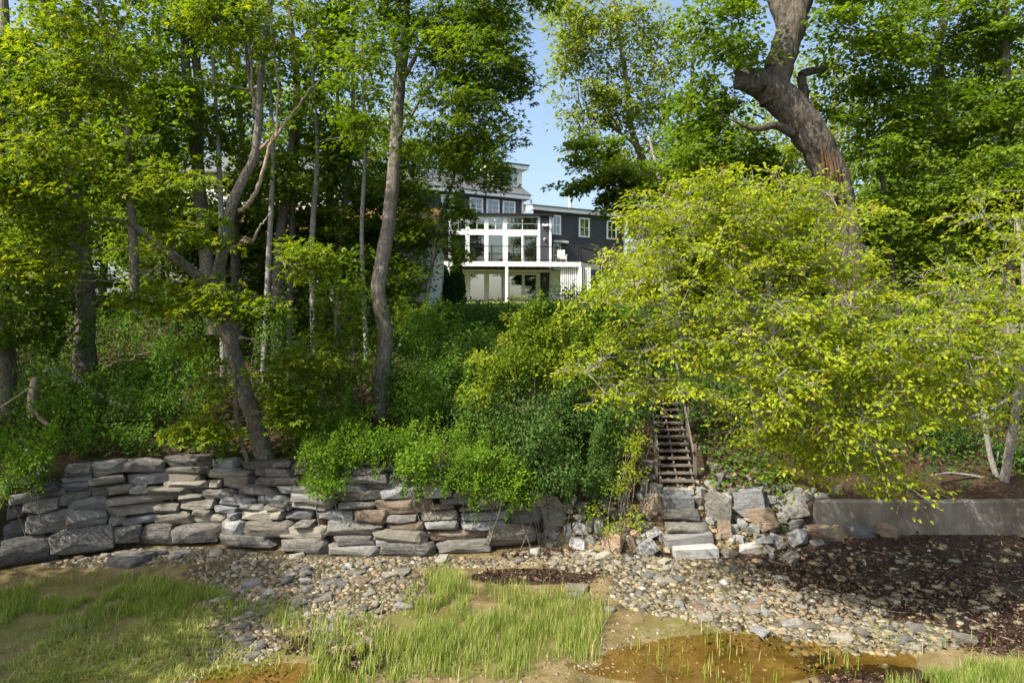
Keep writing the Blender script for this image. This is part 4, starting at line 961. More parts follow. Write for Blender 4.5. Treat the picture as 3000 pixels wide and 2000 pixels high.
    val = np.clip(.5 + .55 * (cv[idx] - .5) + .32 * r.normal(size=m) * .6, 0, 1); odd = r.random(m) < .035; val[odd] = .94 + .06 * r.random(odd.sum()); val[~odd] = np.minimum(val[~odd], .92)
    sz = size * (.45 + .8 * r.random(m) ** .8)
    link('crown', leaf_mesh('crown', pos - off, direc, nrm, sz, val, shape), M[leaf], o)
    for i in range(n if twigs else 0):
        js = np.nonzero(idx == i)[0]
        for j in js[:twigs]:
            q = np.array([C[i] - outd[i] * .15 * Rc[i], pos[j]]); B.add(q, [minr * .9, minr * .5], 3)
    tag(B.build('branches', M[bark], o, off), kind='stuff')
    return o
def gap(px, py):                                      # the open strip of sky above the house
    cx = np.interp(py, [0, 100, 250, 400, 600], [1540, 1555, 1580, 1600, 1615]); w = np.interp(py, [-50, 30, 100, 250, 400, 560, 620, 760], [0, 0, 35, 55, 80, 105, 120, 130])
    house_ = (px > 1365) & (px < 1800) & (py > 500) & (py < 900)
    return (np.abs(px - cx) < w) | house_

def shrub(name, label, blobs, leaf='shrub_leaf', shape='oval', size=.07, K=90, R_=.45, seed=0, group=None, flat=.8, stems=6, cat='shrub'):
    r = np.random.default_rng(seed); C = blob_pts(r, blobs)
    C = C[C[:, 2] > gz(C[:, 0], C[:, 1]) + .02]
    bx_, by_ = C[:, 0].mean(), C[:, 1].max(); bz_ = gz1(bx_, by_); off = np.array([bx_, by_, bz_])
    o = empty(name, off, label, cat, group); T = Tubes()
    for i in r.choice(len(C), min(len(C), stems * 4), replace=False):
        c = C[i]; b = np.array([bx_ + (c[0] - bx_) * .7 + r.normal() * .2, min(c[1] + .5, by_ + .1), 0]); b[2] = gz1(b[0], b[1]) - .08
        q = catmull([b, (b + c) / 2 + r.normal(size=3) * .15 + np.array([0, 0, .15]), c], 3); T.add(q, np.linspace(.018, .006, len(q)), 4)
    tag(T.build('stems', M['bark'], o, off), kind='stuff')
    n = len(C); Kc = np.maximum(8, (K * (.5 + r.random(n))).astype(int)); idx = np.repeat(np.arange(n), Kc); m = len(idx)
    v = unit(r.normal(size=(m, 3))) * (r.random((m, 1)) ** .5) * np.array([1, 1, flat]); shoot = (r.random(n) < .4)[idx]; v[shoot] *= np.array([.38, .38, 1.9]); v[shoot, 0] += .25 * v[shoot, 2]; pos = C[idx] + v * (R_ * (.6 + .8 * r.random(n)))[idx, None]
    direc = v + r.normal(size=(m, 3)) * .5 + np.array([0, -.2, -.2]); nrm = np.array([-.1, -.35, .8]) + r.normal(size=(m, 3)) * .55
    val = np.clip(.5 + .6 * (r.random(n)[idx] - .5) + .22 * r.normal(size=m), 0, 1)
    link('foliage', leaf_mesh('foliage', pos - off, direc, nrm, size * (.5 + .7 * r.random(m)) * (.75 + .6 * r.random(n))[idx], val, shape), M[leaf], o); return o

# ------------------------------------------------------------------ trees: left group
make_tree('leaning_oak', 'leaning forked oak with bleached dead limbs rising just behind the stone wall', None,
    [([(785, 1345, 20.7), (745, 1230, 20.6), (705, 1110, 20.5), (670, 990, 20.4), (635, 900, 20.3), (635, 830, 20.2), (655, 720, 20.0), (680, 600, 19.9), (715, 520, 19.8), (745, 460, 19.7), (760, 330, 19.6), (765, 200, 19.5), (785, 60, 19.4), (800, -120, 19.3)], [.30, .25, .24, .23, .23, .17, .16, .15, .14, .13, .10, .09, .08, .06]),
     ([(630, 880, 20.3), (590, 820, 20.0), (520, 760, 19.6), (440, 700, 19.2), (380, 655, 18.9), (300, 640, 18.4)], [.17, .15, .14, .11, .08, .05]),
     ([(760, 330, 19.6), (735, 250, 19.7), (720, 120, 19.8), (715, -60, 19.9)], [.07, .06, .05, .04]),
     ([(640, 950, 20.3), (720, 900, 19.2), (780, 870, 18.6)], [.05, .035, .02]),
     ([(690, 1090, 20.4), (690, 1160, 20.0), (700, 1260, 19.9), (725, 1350, 20.1)], [.05, .06, .06, .07])],
    [(120, 420, 17, 130, 120, 1.5, 16), (60, 520, 16, 110, 80, 1.2, 14), (180, 640, 17, 130, 70, 1.2, 14), (90, 760, 17, 120, 60, 1.0, 12), (240, 250, 18, 110, 90, 1.5, 10), (470, 540, 18, 150, 60, 1.2, 12),
     (560, 680, 18.5, 130, 70, 1.0, 9), (620, 890, 18.4, 110, 50, .9, 14), (740, 900, 18.6, 90, 50, .8, 10), (640, 1010, 19, 90, 60, .8, 10), (700, 1110, 19, 120, 60, .8, 14), (820, 1180, 19.3, 60, 80, .7, 12), (590, 1250, 19.3, 110, 40, .7, 12), (800, 1250, 19.2, 40, 60, .5, 7),
     (880, 780, 18.8, 70, 70, .9, 10), (760, 110, 19, 160, 110, 2, 16), (640, 60, 19, 120, 80, 2, 10), (420, 880, 18.5, 100, 50, .8, 8), (900, 1050, 19.5, 90, 80, .8, 10),
     (200, 90, 18, 150, 90, 1.5, 14), (350, 230, 18.5, 110, 90, 1.5, 8), (110, 270, 17.5, 130, 90, 1.5, 12), (150, -150, 17.5, 260, 90, 1.6, 16), (480, -150, 18.5, 200, 80, 1.6, 14), (820, -160, 19, 180, 80, 1.6, 12)],
    'oak_leaf', 'lobed', .185, 42, .6, .42, 'bark', 11, .05, 4, avoid=lambda px, py: (py > 930) & (np.abs(px - np.interp(py, [930, 1110, 1345], [650, 705, 785])) < 62),
    dead=[([(700, 618, 19.9), (730, 600, 19.7), (765, 530, 19.5), (790, 430, 19.4), (815, 390, 19.3), (860, 330, 19.1), (905, 270, 19.0), (937, 232, 18.9)], [.075, .07, .06, .05, .045, .035, .025, .012]),
          ([(810, 400, 19.3), (815, 300, 19.3), (808, 180, 19.2), (798, 85, 19.2)], [.045, .035, .028, .015]),
          ([(760, 440, 19.7), (800, 405, 19.4), (830, 370, 19.3)], [.06, .05, .03]),
          ([(665, 735, 20.0), (690, 722, 19.8), (715, 705, 19.6), (740, 708, 19.5), (765, 660, 19.4), (785, 630, 19.4)], [.06, .05, .05, .045, .03, .01]),
          ([(735, 708, 19.5), (725, 698, 19.3), (712, 697, 19.2)], [.04, .03, .02]),
          ([(740, 340, 19.7), (740, 250, 19.6), (730, 120, 19.6), (718, -10, 19.6)], [.05, .04, .035, .03]),
          ([(520, 765, 19.0), (440, 790, 18.5), (330, 818, 18.0), (240, 822, 17.8), (195, 808, 17.7)], [.022, .02, .016, .012, .006]), ([(460, 728, 19), (360, 730, 18.4), (280, 735, 18), (220, 740, 17.8)], [.02, .014, .01, .005]),
          ([(330, 818, 18.0), (300, 800, 17.9), (285, 795, 17.8)], [.012, .009, .005]), ([(700, 990, 20), (740, 1000, 19.6), (770, 1030, 19.4), (800, 1050, 19.3)], [.03, .024, .018, .008]), ([(705, 985, 20), (750, 1000, 19.6), (795, 1015, 19.4)], [.02, .015, .008]),
          ([(560, 940, 19.5), (510, 970, 19.2), (470, 960, 19), (430, 935, 18.9)], [.014, .011, .008, .004]), ([(440, 1030, 19.4), (380, 1050, 19.2), (330, 1065, 19.0), (295, 1083, 18.9)], [.014, .011, .008, .004])])
make_tree('thick_maple', 'thick straight grey trunk tree splitting into many limbs, beside the fallen log', None,
    [([(248, 1095, 25.3), (250, 980, 25.4), (250, 850, 25.5), (232, 700, 25.5), (215, 560, 25.6), (212, 440, 25.6), (205, 330, 25.6), (175, 180, 25.4), (140, 60, 25.2), (90, -120, 25)], [.42, .33, .32, .30, .30, .30, .24, .18, .14, .09]),
     ([(212, 360, 25.6), (218, 220, 25.8), (220, 80, 26), (225, -140, 26)], [.19, .17, .15, .10]), ([(225, 350, 25.6), (245, 290, 25.5), (290, 170, 25.2), (320, 100, 25)], [.14, .11, .08, .04]),
     ([(190, 345, 25.5), (150, 370, 25), (110, 385, 24.6), (70, 395, 24.2)], [.13, .10, .07, .03])],
    [(110, 160, 25, 170, 150, 2.5, 26), (330, 330, 25, 120, 140, 2, 16), (60, 330, 24, 120, 120, 2, 18), (300, 60, 25, 160, 90, 2.5, 14), (110, 600, 25, 120, 100, 2, 14), (360, 560, 25.5, 90, 110, 2, 12), (180, -60, 25, 260, 110, 3, 22)],
    'maple_leaf', 'wide', .205, 60, .8, .4, 'bark', 12, .08, 2, avoid=gap)
make_tree('slanting_maple', 'slender maple with a long limb sloping down over the thick trunk tree', None,
    [([(395, 900, 24.5), (393, 760, 24.4), (385, 620, 24.3), (383, 480, 24.2), (375, 370, 24.1), (350, 260, 24), (322, 130, 23.9), (290, 30, 23.8), (275, -80, 23.8)], [.16, .15, .15, .14, .13, .12, .10, .08, .06]),
     ([(345, 250, 24), (280, 190, 23.4), (210, 120, 22.8), (140, 40, 22.2), (100, -30, 22)], [.09, .085, .075, .06, .05]), ([(325, 115, 23.9), (365, 60, 24), (400, -30, 24)], [.06, .05, .04])],
    [(420, 180, 24, 150, 120, 2, 18), (520, 300, 24, 110, 110, 2, 14), (300, 480, 23.5, 120, 90, 1.6, 12), (450, 420, 24, 120, 90, 1.8, 12), (480, 40, 24, 160, 80, 2.5, 12)],
    'maple_leaf', 'wide', .20, 60, .75, .4, 'bark', 13, .06, 2)
make_tree('twin_trunk_maple', 'tall maple with two trunks pressed together rising behind the leaning oak', None,
    [([(625, 960, 26), (610, 800, 26), (590, 620, 26), (578, 480, 26), (560, 330, 26), (545, 200, 26), (540, 60, 26), (532, -140, 26)], [.27, .25, .24, .22, .20, .17, .15, .12]),
     ([(580, 480, 26.1), (585, 300, 26.2), (572, 150, 26.3), (560, 0, 26.3), (555, -140, 26.3)], [.18, .17, .15, .13, .11])],
    [(560, 120, 26, 140, 130, 2.5, 12), (650, 340, 26, 120, 120, 2, 14), (520, 420, 26, 110, 100, 2, 12), (700, 480, 26, 130, 110, 2, 14), (620, -60, 26, 200, 90, 3, 14), (480, 620, 27, 110, 90, 1.5, 8)],
    'maple_leaf', 'wide', .20, 58, .75, .4, 'bark', 14, .07, 2)
make_tree('tall_ash', 'tall smooth brown trunk forking high beside the grey house', None,
    [([(1115, 1200, 23.0), (1122, 1080, 23.0), (1128, 980, 23), (1112, 890, 23), (1108, 840, 23), (1120, 760, 23.1), (1140, 640, 23.2), (1155, 480, 23.3), (1165, 330, 23.4), (1172, 220, 23.4), (1180, 170, 23.4), (1190, 40, 23.4), (1195, -140, 23.4)], [.32, .27, .26, .25, .25, .24, .23, .22, .21, .20, .18, .12, .08]),
     ([(1175, 200, 23.4), (1152, 120, 23.6), (1132, 40, 23.8), (1120, -120, 24)], [.14, .10, .085, .07]), ([(1172, 250, 23.4), (1205, 190, 23.2), (1235, 130, 23), (1275, 60, 22.7), (1300, -20, 22.5)], [.10, .08, .065, .05, .03]),
     ([(1160, 420, 23.3), (1200, 350, 22.8), (1240, 280, 22.4), (1290, 230, 22)], [.06, .05, .035, .02])],
    [(1290, 120, 22.5, 170, 120, 2, 30), (1180, 60, 23, 150, 90, 2, 16), (1380, 220, 22, 130, 110, 2, 26), (1340, 330, 22, 140, 100, 1.8, 24), (1280, 430, 22.5, 130, 90, 1.6, 18), (1080, 160, 23.5, 100, 120, 2, 14), (1420, 60, 22.5, 130, 80, 2, 22), (1470, 200, 22, 70, 90, 1.5, 14), (1500, 20, 22.5, 120, 50, 1.5, 14), (1040, 330, 24, 90, 110, 2, 12), (1250, -40, 22.5, 260, 70, 3, 20), (1420, 420, 22, 90, 60, 1.2, 10)],
    'maple_leaf', 'lobed', .18, 58, .72, .4, 'bark', 15, .06, 3, avoid=gap)
make_tree('small_maple', 'small slim maple leaning in front of the grey house roof', None,
    [([(1230, 960, 28), (1262, 800, 28), (1290, 640, 28), (1318, 560, 28), (1335, 500, 28), (1350, 440, 28)], [.09, .08, .07, .06, .05, .03])],
    [(1330, 440, 27.5, 110, 50, 1.5, 14), (1410, 510, 27.2, 95, 45, 1.2, 16), (1240, 560, 28, 100, 80, 1.5, 20), (1250, 690, 28, 85, 70, 1.3, 18), (1330, 620, 27.5, 45, 60, 1, 9), (1200, 820, 27.5, 70, 80, 1.2, 14), (1230, 470, 28, 110, 60, 1.5, 14), (1330, 740, 27.5, 30, 50, .6, 5)],
    'maple_leaf', 'lobed', .17, 52, .62, .4, 'bark', 16, .035, 3, avoid=lambda px, py: ((px > 1440) & (py > 560)) | ((px > 1385) & (py > 610)) | ((px > 1400) & (py > 555) & (py < 600)))
for k, (xs_, D, rb_, bl, lab) in enumerate([
    ([(700, 980), (690, 700), (705, 420), (690, 220), (665, 60), (650, -120)], 29, .2, [(690, 200, 29, 130, 140, 2, 12), (760, 620, 29, 110, 120, 2, 14), (720, -40, 29, 160, 80, 2, 10)], 'dark maple standing close behind the leaning oak'),
    ([(810, 980), (815, 750), (850, 480), (870, 250), (850, 60), (830, -120)], 27, .19, [(860, 120, 27, 120, 140, 2, 14), (930, 380, 27, 110, 120, 2, 16), (830, 560, 27, 110, 120, 2, 14), (900, -40, 27, 150, 80, 2, 10)], 'straight maple in front of the cream house end windows'),
    ([(870, 420), (890, 300), (935, 160), (960, 40), (975, -120)], 27.5, .12, [(970, 120, 27.5, 90, 110, 1.6, 10)], 'forked upper maple stem spreading beside the smooth brown trunk'),
    ([(985, 920), (1000, 700), (1030, 420), (1035, 200), (1040, -120)], 28, .13, [(1020, 420, 28, 100, 120, 2, 14), (1000, 640, 28, 110, 110, 2, 18), (1010, 60, 28, 110, 120, 2, 12), (1050, 800, 27, 100, 80, 1.6, 14)], 'thin straight maple left of the smooth brown trunk'.replace('left of', 'next to')),
    ([(950, 900), (965, 650), (985, 400), (990, 150), (985, -120)], 31, .12, [(980, 250, 31, 110, 150, 2, 12), (940, 560, 31, 110, 120, 2, 14)], 'thin dark maple leaning behind the straight maples'),
    ([(655, 940), (650, 700), (640, 450), (625, 200), (600, -120)], 24.5, .10, [(620, 40, 24.5, 110, 90, 1.6, 8)], 'pale slender stem between the twin-trunk maple and the leaning oak'),
    ([(770, 960), (790, 700), (800, 450), (790, 200), (800, -120)], 25, .10, [(790, 300, 25, 90, 120, 1.4, 8)], 'pale slender stem behind the bleached dead limbs'),
    ([(920, 960), (915, 700), (930, 450), (915, 200), (925, -120)], 26, .11, [(930, 200, 26, 90, 120, 1.4, 8)], 'pale slender stem between the straight maples'),
    ([(1075, 940), (1060, 700), (1070, 420), (1060, 150), (1070, -120)], 26.5, .09, [(1070, 250, 26.5, 80, 120, 1.4, 8)], 'pale slender stem close behind the smooth brown trunk'),
    ([(20, 1150), (10, 950), (-10, 700), (-10, 400), (10, 100), (0, -120)], 23, .3, [(30, 560, 23, 140, 120, 2, 18), (60, 760, 23, 120, 110, 1.6, 18), (20, 920, 22.5, 130, 100, 1.4, 18), (40, 230, 23, 130, 130, 2, 14)], 'dark-trunked tree rising from the bank beside the dead log')]):
    pts = [(x, y, D + .15 * i) for i, (x, y) in enumerate(xs_)]
    pts[0] = (pts[0][0], pts[0][1], D)
    if k != 2:
        g = hit(pts[0][0], pts[0][1], 18, 60); 
        zg = gz1((pts[0][0] - 1500) / FPX * D, D); pts[0] = (pts[0][0], HORY - (zg - CAMH) / D * FPX, D)
    else: pts = [(845, HORY - (gz1((845 - 1500) / FPX * D, D) - CAMH) / D * FPX, D), (855, 650, D)] + pts
    make_tree('maple_tree', lab, 'slender maples in front of the cream house', [(pts, list(np.linspace(rb_ * 1.15, rb_ * .45, 6)))], bl, 'maple_leaf', 'wide', .20, 62, .78, .42, 'grey_bark' if 'pale' in lab else 'bark', 30 + k, .05, 2, avoid=gap)

for k, (px, D, top, w, lab) in enumerate([(470, 30, 380, 150, 'leafy young maple hiding the mossy roof'), (760, 30.5, 390, 150, 'leafy young maple before the cream house middle windows'), (980, 30.5, 380, 140, 'leafy young maple before the cream house right-hand window'.replace('right-hand', 'last')),
                                    (1150, 31, 420, 130, 'leafy young maple behind the smooth brown trunk'), (300, 33, 420, 160, 'leafy young maple beside the cream house corner'), (90, 32, 420, 170, 'leafy young maple before the parked car'), (620, 31, 560, 110, 'leafy young maple before the mossy eave')]):
    x = (px - 1500) / FPX * D; pb = HORY - (gz1(x, D) - CAMH) / D * FPX; s = D / FPX; H = pb - top
    bl = [(px, top + H * .25, D, w * .8, H * .22, 1.6, 24), (px - w * .3, top + H * .52, D - .4, w * .6, H * .2, 1.4, 16), (px + w * .35, top + H * .5, D - .4, w * .6, H * .2, 1.4, 16), (px, top + H * .74, D - .5, w * .9, H * .13, 1.2, 14)]
    make_tree('young_maple', lab, 'young maples before the cream house', [([(px, pb, D), (px + 8, pb - H * .35, D), (px - 6, pb - H * .6, D), (px, pb - H * .92, D)], [.1, .085, .06, .02])], bl, 'maple_leaf' if k % 2 else 'back_leaf', 'wide', .20, 62, .85, .4, 'bark', 140 + k, .04, 1, avoid=gap, trunk_sides=8)
# ------------------------------------------------------------------ trees: right group
oak = make_tree('old_oak', 'massive old oak with a broken stub, rotten split trunk and fissured bark', None,
    [([(2490, 900, 23.5), (2475, 700, 23.5), (2450, 560, 23.5), (2410, 455, 23.5), (2360, 375, 23.5), (2300, 300, 23.5), (2240, 255, 23.4), (2195, 238, 23.3), (2158, 232, 23.2)], [.70, .58, .53, .55, .58, .58, .49, .41, .33]),
     ([(2270, 300, 23.5), (2275, 235, 23.5), (2290, 170, 23.5), (2315, 95, 23.5), (2345, 20, 23.4), (2360, -60, 23.3), (2375, -160, 23.2)], [.52, .46, .47, .46, .36, .33, .30]),
     ([(2320, 110, 23.5), (2295, 40, 23.7), (2270, -40, 23.9), (2250, -160, 24)], [.34, .36, .33, .28]),
     ([(2340, 330, 23.9), (2356, 280, 24.2), (2350, 220, 24.4), (2400, 205, 24.6), (2440, 195, 24.6)], [.20, .17, .15, .12, .08]),
     ([(2320, 390, 23.2), (2270, 368, 22.9), (2210, 378, 22.6), (2140, 350, 22.4)], [.16, .13, .08, .03])],
    [(2150, 90, 23, 150, 130, 2.5, 26), (2420, 60, 24, 180, 120, 2.5, 26), (2100, 300, 23.5, 120, 110, 2, 22), (2560, 150, 24, 140, 120, 2.2, 22), (2300, -80, 23.5, 320, 80, 3, 26), (2080, 440, 23, 100, 80, 1.6, 14), (2500, 320, 25, 100, 90, 1.6, 14)],
    'maple_leaf', 'wide', .175, 85, .75, .4, 'oak_bark', 51, .09, 3, trunk_sides=22, avoid=lambda px, py: ((np.abs(px - (2250 + (py - 250) * .5)) < 110) & (py > 200) & (py < 620)) | ((np.abs(px - 2300) < 90) & (py < 270)) | gap(px, py))
# splintered heartwood showing in the split
TB = Tubes(); r = np.random.default_rng(5); off = np.array(oak.location)
for i in range(22):
    px = 2400 + r.random() * 60; py = 385 + r.random() * 60 + (px - 2400) * 1.1
    a = P(px, py, 23.02 - .1 * r.random()); b = P(px + 14 + 12 * r.random(), py + 90 + 90 * r.random(), 22.95 - .1 * r.random())
    TB.add(np.array([a, (a + b) / 2 + r.normal(size=3) * .04, b]), [.02, .06, .03], 5)
tag(TB.build('split_heartwood', bark_mat('rotten_wood', (.03, .018, .010), (.10, .06, .035), (.22, .16, .11)), oak, off), 'splintered reddish rotten wood', kind='stuff')
TB = Tubes()
for i in range(5):
    a = P(2162, 232 + 10 * (i - 2), 23.1 + .1 * i); b = a + np.array([-.15 - .1 * r.random(), -.05, .18 * r.random()]); TB.add(np.array([a, (a + b) / 2, b]), [.10, .07, .01], 6)
tag(TB.build('broken_stub', M['oak_bark'], oak, off), kind='stuff')

make_tree('airy_elm', 'airy yellow-green tree with drooping thin branches beside the open sky', None,
    [([(1960, 960, 31), (1940, 760, 31), (1900, 520, 31), (1850, 380, 31), (1830, 200, 31), (1800, 40, 31), (1780, -120, 31)], [.25, .22, .18, .14, .11, .08, .05]),
     ([(1880, 440, 31), (1790, 370, 30.5), (1710, 330, 30), (1690, 250, 30)], [.08, .06, .045, .02]), ([(1940, 700, 31), (1990, 500, 31), (2020, 300, 31), (2040, 60, 31)], [.14, .10, .08, .05])],
    [(1750, 120, 30, 110, 110, 2, 20), (1850, 100, 31, 130, 120, 2, 22), (1760, 300, 30, 100, 90, 1.6, 18), (1880, 300, 31, 130, 130, 2, 26), (1780, 460, 30, 90, 70, 1.5, 12), (1900, 480, 31, 120, 90, 2, 18), (1980, 180, 31, 110, 150, 2, 20), (1800, -60, 31, 240, 70, 3, 18), (1680, 60, 30, 80, 80, 1.5, 16), (1670, 200, 30, 60, 90, 1.5, 14), (1700, 380, 30, 60, 60, 1.2, 10)],
    'elm_leaf', 'quad', .19, 70, .75, .55, 'grey_bark', 52, .05, 4, avoid=gap, droop=.5)
make_tree('slope_beech', 'dark leafy beech whose drooping fans reach toward the open sky', None,
    [([(1990, 1000, 27), (1970, 850, 27), (1950, 680, 27), (1930, 520, 27), (1900, 400, 27)], [.16, .14, .12, .09, .05])],
    [(1750, 420, 26, 110, 30, 1, 10), (1800, 520, 26, 130, 50, 1.2, 22), (1890, 600, 26, 120, 60, 1.5, 24), (1960, 520, 26.5, 120, 70, 1.6, 22), (1800, 590, 26, 60, 30, .8, 8), (1700, 545, 26, 60, 14, .5, 5), (1980, 680, 26, 120, 60, 1.5, 18), (1720, 470, 26, 60, 15, .5, 4)],
    'maple_leaf', 'quad', .185, 80, .6, .22, 'grey_bark', 53, .04, 3, avoid=lambda px, py: (px < 1840) & (py > 620), droop=.3)
for k, (pts, rad, bl, lab) in enumerate([
    ([(2790, 960, 26), (2770, 600, 26), (2755, 260, 26), (2740, 160, 26), (2765, 60, 26), (2775, -120, 26)], [.24, .2, .2, .2, .15, .12], [(2700, 120, 25, 150, 130, 2, 28), (2870, 160, 25.5, 140, 130, 2, 28), (2640, 320, 25, 140, 110, 2, 26), (2820, 380, 25, 150, 110, 2, 26), (2780, -60, 25, 240, 80, 3, 22)], 'pale-trunked maple with a high fork behind the beech crowns'),
    ([(2960, 980, 24), (2950, 700, 24), (2955, 400, 24), (2945, 100, 24), (2950, -120, 24)], [.22, .2, .17, .13, .1], [(2950, 60, 23.5, 120, 130, 2, 24), (2960, 300, 23.5, 120, 120, 2, 24), (2930, 520, 23.5, 130, 110, 1.8, 26), (2980, 680, 23.5, 100, 90, 1.6, 16)], 'dark maple at the edge of the wood behind the concrete seawall'),
    ([(2640, 980, 25), (2610, 760, 25), (2585, 520, 25), (2560, 400, 25)], [.11, .1, .08, .05], [(2620, 470, 24.5, 120, 90, 1.6, 26), (2700, 600, 24.5, 140, 90, 1.6, 28), (2560, 620, 24.5, 110, 80, 1.4, 18), (2820, 640, 24.5, 120, 80, 1.5, 20), (2740, 760, 24.5, 130, 70, 1.4, 18)], 'slender maple sapling right behind the old oak'.replace('right behind', 'standing behind')),
    ([(2260, 1010, 26), (2250, 800, 26), (2230, 600, 26), (2200, 420, 26)], [.14, .12, .09, .05], [(2180, 480, 25.5, 120, 70, 1.5, 20), (2280, 520, 25.5, 110, 60, 1.5, 18), (2080, 560, 25.5, 110, 70, 1.5, 20), (2380, 620, 25.5, 80, 60, 1.2, 12), (2020, 400, 26, 90, 90, 1.5, 14)], 'bushy young maple below the broken stub of the old oak')]):
    make_tree('maple_tree', lab, 'maples on the slope behind the beech', [(pts, rad)], bl, 'maple_leaf' if k != 2 else 'back_leaf', 'wide', .165, 85, .72, .4, 'grey_bark' if k == 0 else 'bark', 60 + k, .05, 2, avoid=lambda px, py: ((np.abs(px - (2250 + (py - 250) * .5)) < 100) & (py > 200) & (py < 600)) | gap(px, py))
make_tree('shore_beech', 'broad bright yellow-green beech with flat layered sprays hanging over the boulders', None,
    [([(2230, 1290, 21.5), (2215, 1130, 19.5), (2205, 980, 18), (2195, 860, 17), (2185, 740, 16.5), (2170, 640, 16.3), (2140, 560, 16.3)], [.16, .15, .13, .11, .09, .06, .03]),
     ([(2195, 860, 17), (2150, 845, 16.3), (2060, 830, 15.5), (1960, 825, 15), (1860, 830, 14.6)], [.07, .06, .05, .035, .02]), ([(2190, 830, 16.9), (2260, 760, 16.3), (2340, 720, 15.7), (2460, 690, 15.2)], [.07, .06, .045, .02]),
     ([(2205, 960, 17.9), (2100, 940, 16.5), (1980, 930, 15.5), (1850, 980, 15), (1720, 1095, 14.6)], [.06, .05, .04, .025, .012]), ([(2210, 1000, 18.2), (2330, 960, 16.5), (2480, 950, 15), (2640, 990, 14), (2800, 1020, 13.4)], [.07, .06, .05, .035, .02]),
     ([(2215, 1080, 19), (2300, 1100, 17), (2380, 1180, 15.5), (2430, 1300, 14.8)], [.06, .05, .04, .02]), ([(2200, 900, 17.4), (2250, 880, 15.5), (2280, 900, 14.2)], [.06, .04, .02]), ([(2185, 740, 16.5), (2120, 700, 15.8), (2020, 690, 15.3)], [.05, .04, .02]), ([(2212, 1040, 18.6), (2120, 1100, 16.5), (2060, 1180, 15.4)], [.05, .035, .018])],
    [(2080, 570, 15.3, 200, 45, 1.2, 24), (2270, 570, 15.3, 180, 50, 1.2, 22), (1990, 650, 15, 180, 50, 1.0, 22), (2180, 660, 15, 200, 50, 1.2, 26), (2400, 660, 15, 190, 55, 1.2, 24), (1880, 780, 14.7, 150, 60, .9, 16), (2060, 770, 14.8, 180, 60, 1.0, 22), (2280, 780, 14.7, 190, 60, 1.0, 24),
     (2480, 780, 14.5, 160, 60, 1, 16), (1780, 870, 14.6, 130, 40, .8, 12), (1960, 900, 14.4, 180, 60, .9, 20), (2180, 900, 14.2, 190, 60, .9, 22), (2420, 910, 14, 190, 60, 1, 24), (1900, 1010, 14.5, 150, 60, .8, 16), (2130, 1020, 14, 190, 60, .9, 22), (2360, 1020, 13.8, 190, 60, .9, 24),
     (2580, 1000, 13.7, 180, 70, .9, 24), (2080, 1130, 14, 120, 50, .8, 12), (2280, 1140, 13.7, 180, 60, .8, 22), (2480, 1130, 13.6, 180, 60, .8, 22), (2680, 1120, 13.6, 160, 60, .8, 18), (2220, 1250, 14, 110, 40, .6, 12), (2390, 1260, 13.8, 170, 60, .7, 20), (2560, 1250, 13.8, 150, 55, .7, 16),
     (2350, 1350, 14.2, 170, 40, .6, 14), (2520, 1370, 14.1, 140, 40, .6, 12), (2620, 1420, 14.3, 100, 20, .5, 6), (1720, 1090, 14.8, 90, 20, .5, 7), (1800, 1160, 14.8, 100, 40, .6, 9), (1930, 1150, 14.8, 60, 30, .5, 6),
     (2250, 950, 17.5, 200, 80, 1, 16), (2500, 1000, 17.8, 220, 90, 1, 18), (2750, 1000, 18, 200, 90, 1, 16), (2450, 1150, 17.8, 200, 60, .8, 14), (2650, 1180, 18, 160, 50, .8, 10)],
    'beech_leaf', 'oval', .105, 50, .46, .22, 'grey_bark', 70, .03, 4, vy=1.4, tilt_=.42, minr=.007, dens=1.65, avoid=lambda px, py: (px > 1850) & (px < 2060) & (py > 1180))
make_tree('seawall_beech', 'sunlit beech reaching out from behind the concrete seawall, pale leaves in tiers', None,
    [([(2935, 1425, 21.8), (2960, 1300, 21), (2985, 1150, 20), (3000, 980, 19), (3000, 800, 18.5), (2980, 640, 18.3)], [.14, .12, .11, .09, .07, .04]), ([(2930, 1425, 21.8), (2900, 1330, 21.7), (2880, 1200, 21.6), (2860, 1060, 21.6)], [.1, .08, .07, .04]), ([(2925, 1425, 21.8), (2880, 1400, 21.7), (2790, 1385, 21.4), (2740, 1390, 21.2)], [.05, .04, .035, .02]),
     ([(2995, 900, 18.8), (2900, 880, 16.5), (2800, 880, 15.2)], [.06, .045, .02]), ([(2990, 1090, 19.6), (2900, 1050, 17), (2820, 1060, 15.5)], [.06, .045, .02]), ([(2985, 1150, 20), (2900, 1200, 17.5), (2820, 1230, 16)], [.05, .035, .02])],
    [(2960, 560, 15.5, 80, 20, 1.0, 4), (2900, 640, 15.5, 130, 20, 1.0, 6), (2930, 740, 15, 140, 40, 1, 10), (2820, 850, 14.5, 160, 60, .9, 16), (2960, 900, 14.3, 120, 70, .9, 14), (2800, 960, 14, 170, 60, .9, 18), (2930, 1020, 14, 140, 70, .9, 16), (2780, 1080, 14.2, 140, 60, .8, 14), (2900, 1140, 14.5, 140, 60, .8, 12), (2800, 1190, 15, 120, 40, .7, 8), (2620, 860, 15, 110, 40, 1, 5), (2850, 1150, 18.8, 170, 90, 1, 16), (2930, 980, 18.8, 140, 100, 1, 12), (2760, 1020, 18.5, 140, 80, 1, 10)],
    'beech_leaf', 'oval', .105, 50, .48, .22, 'grey_bark', 71, .03, 4, vy=1.3, tilt_=.42, minr=.007, dens=1.6)

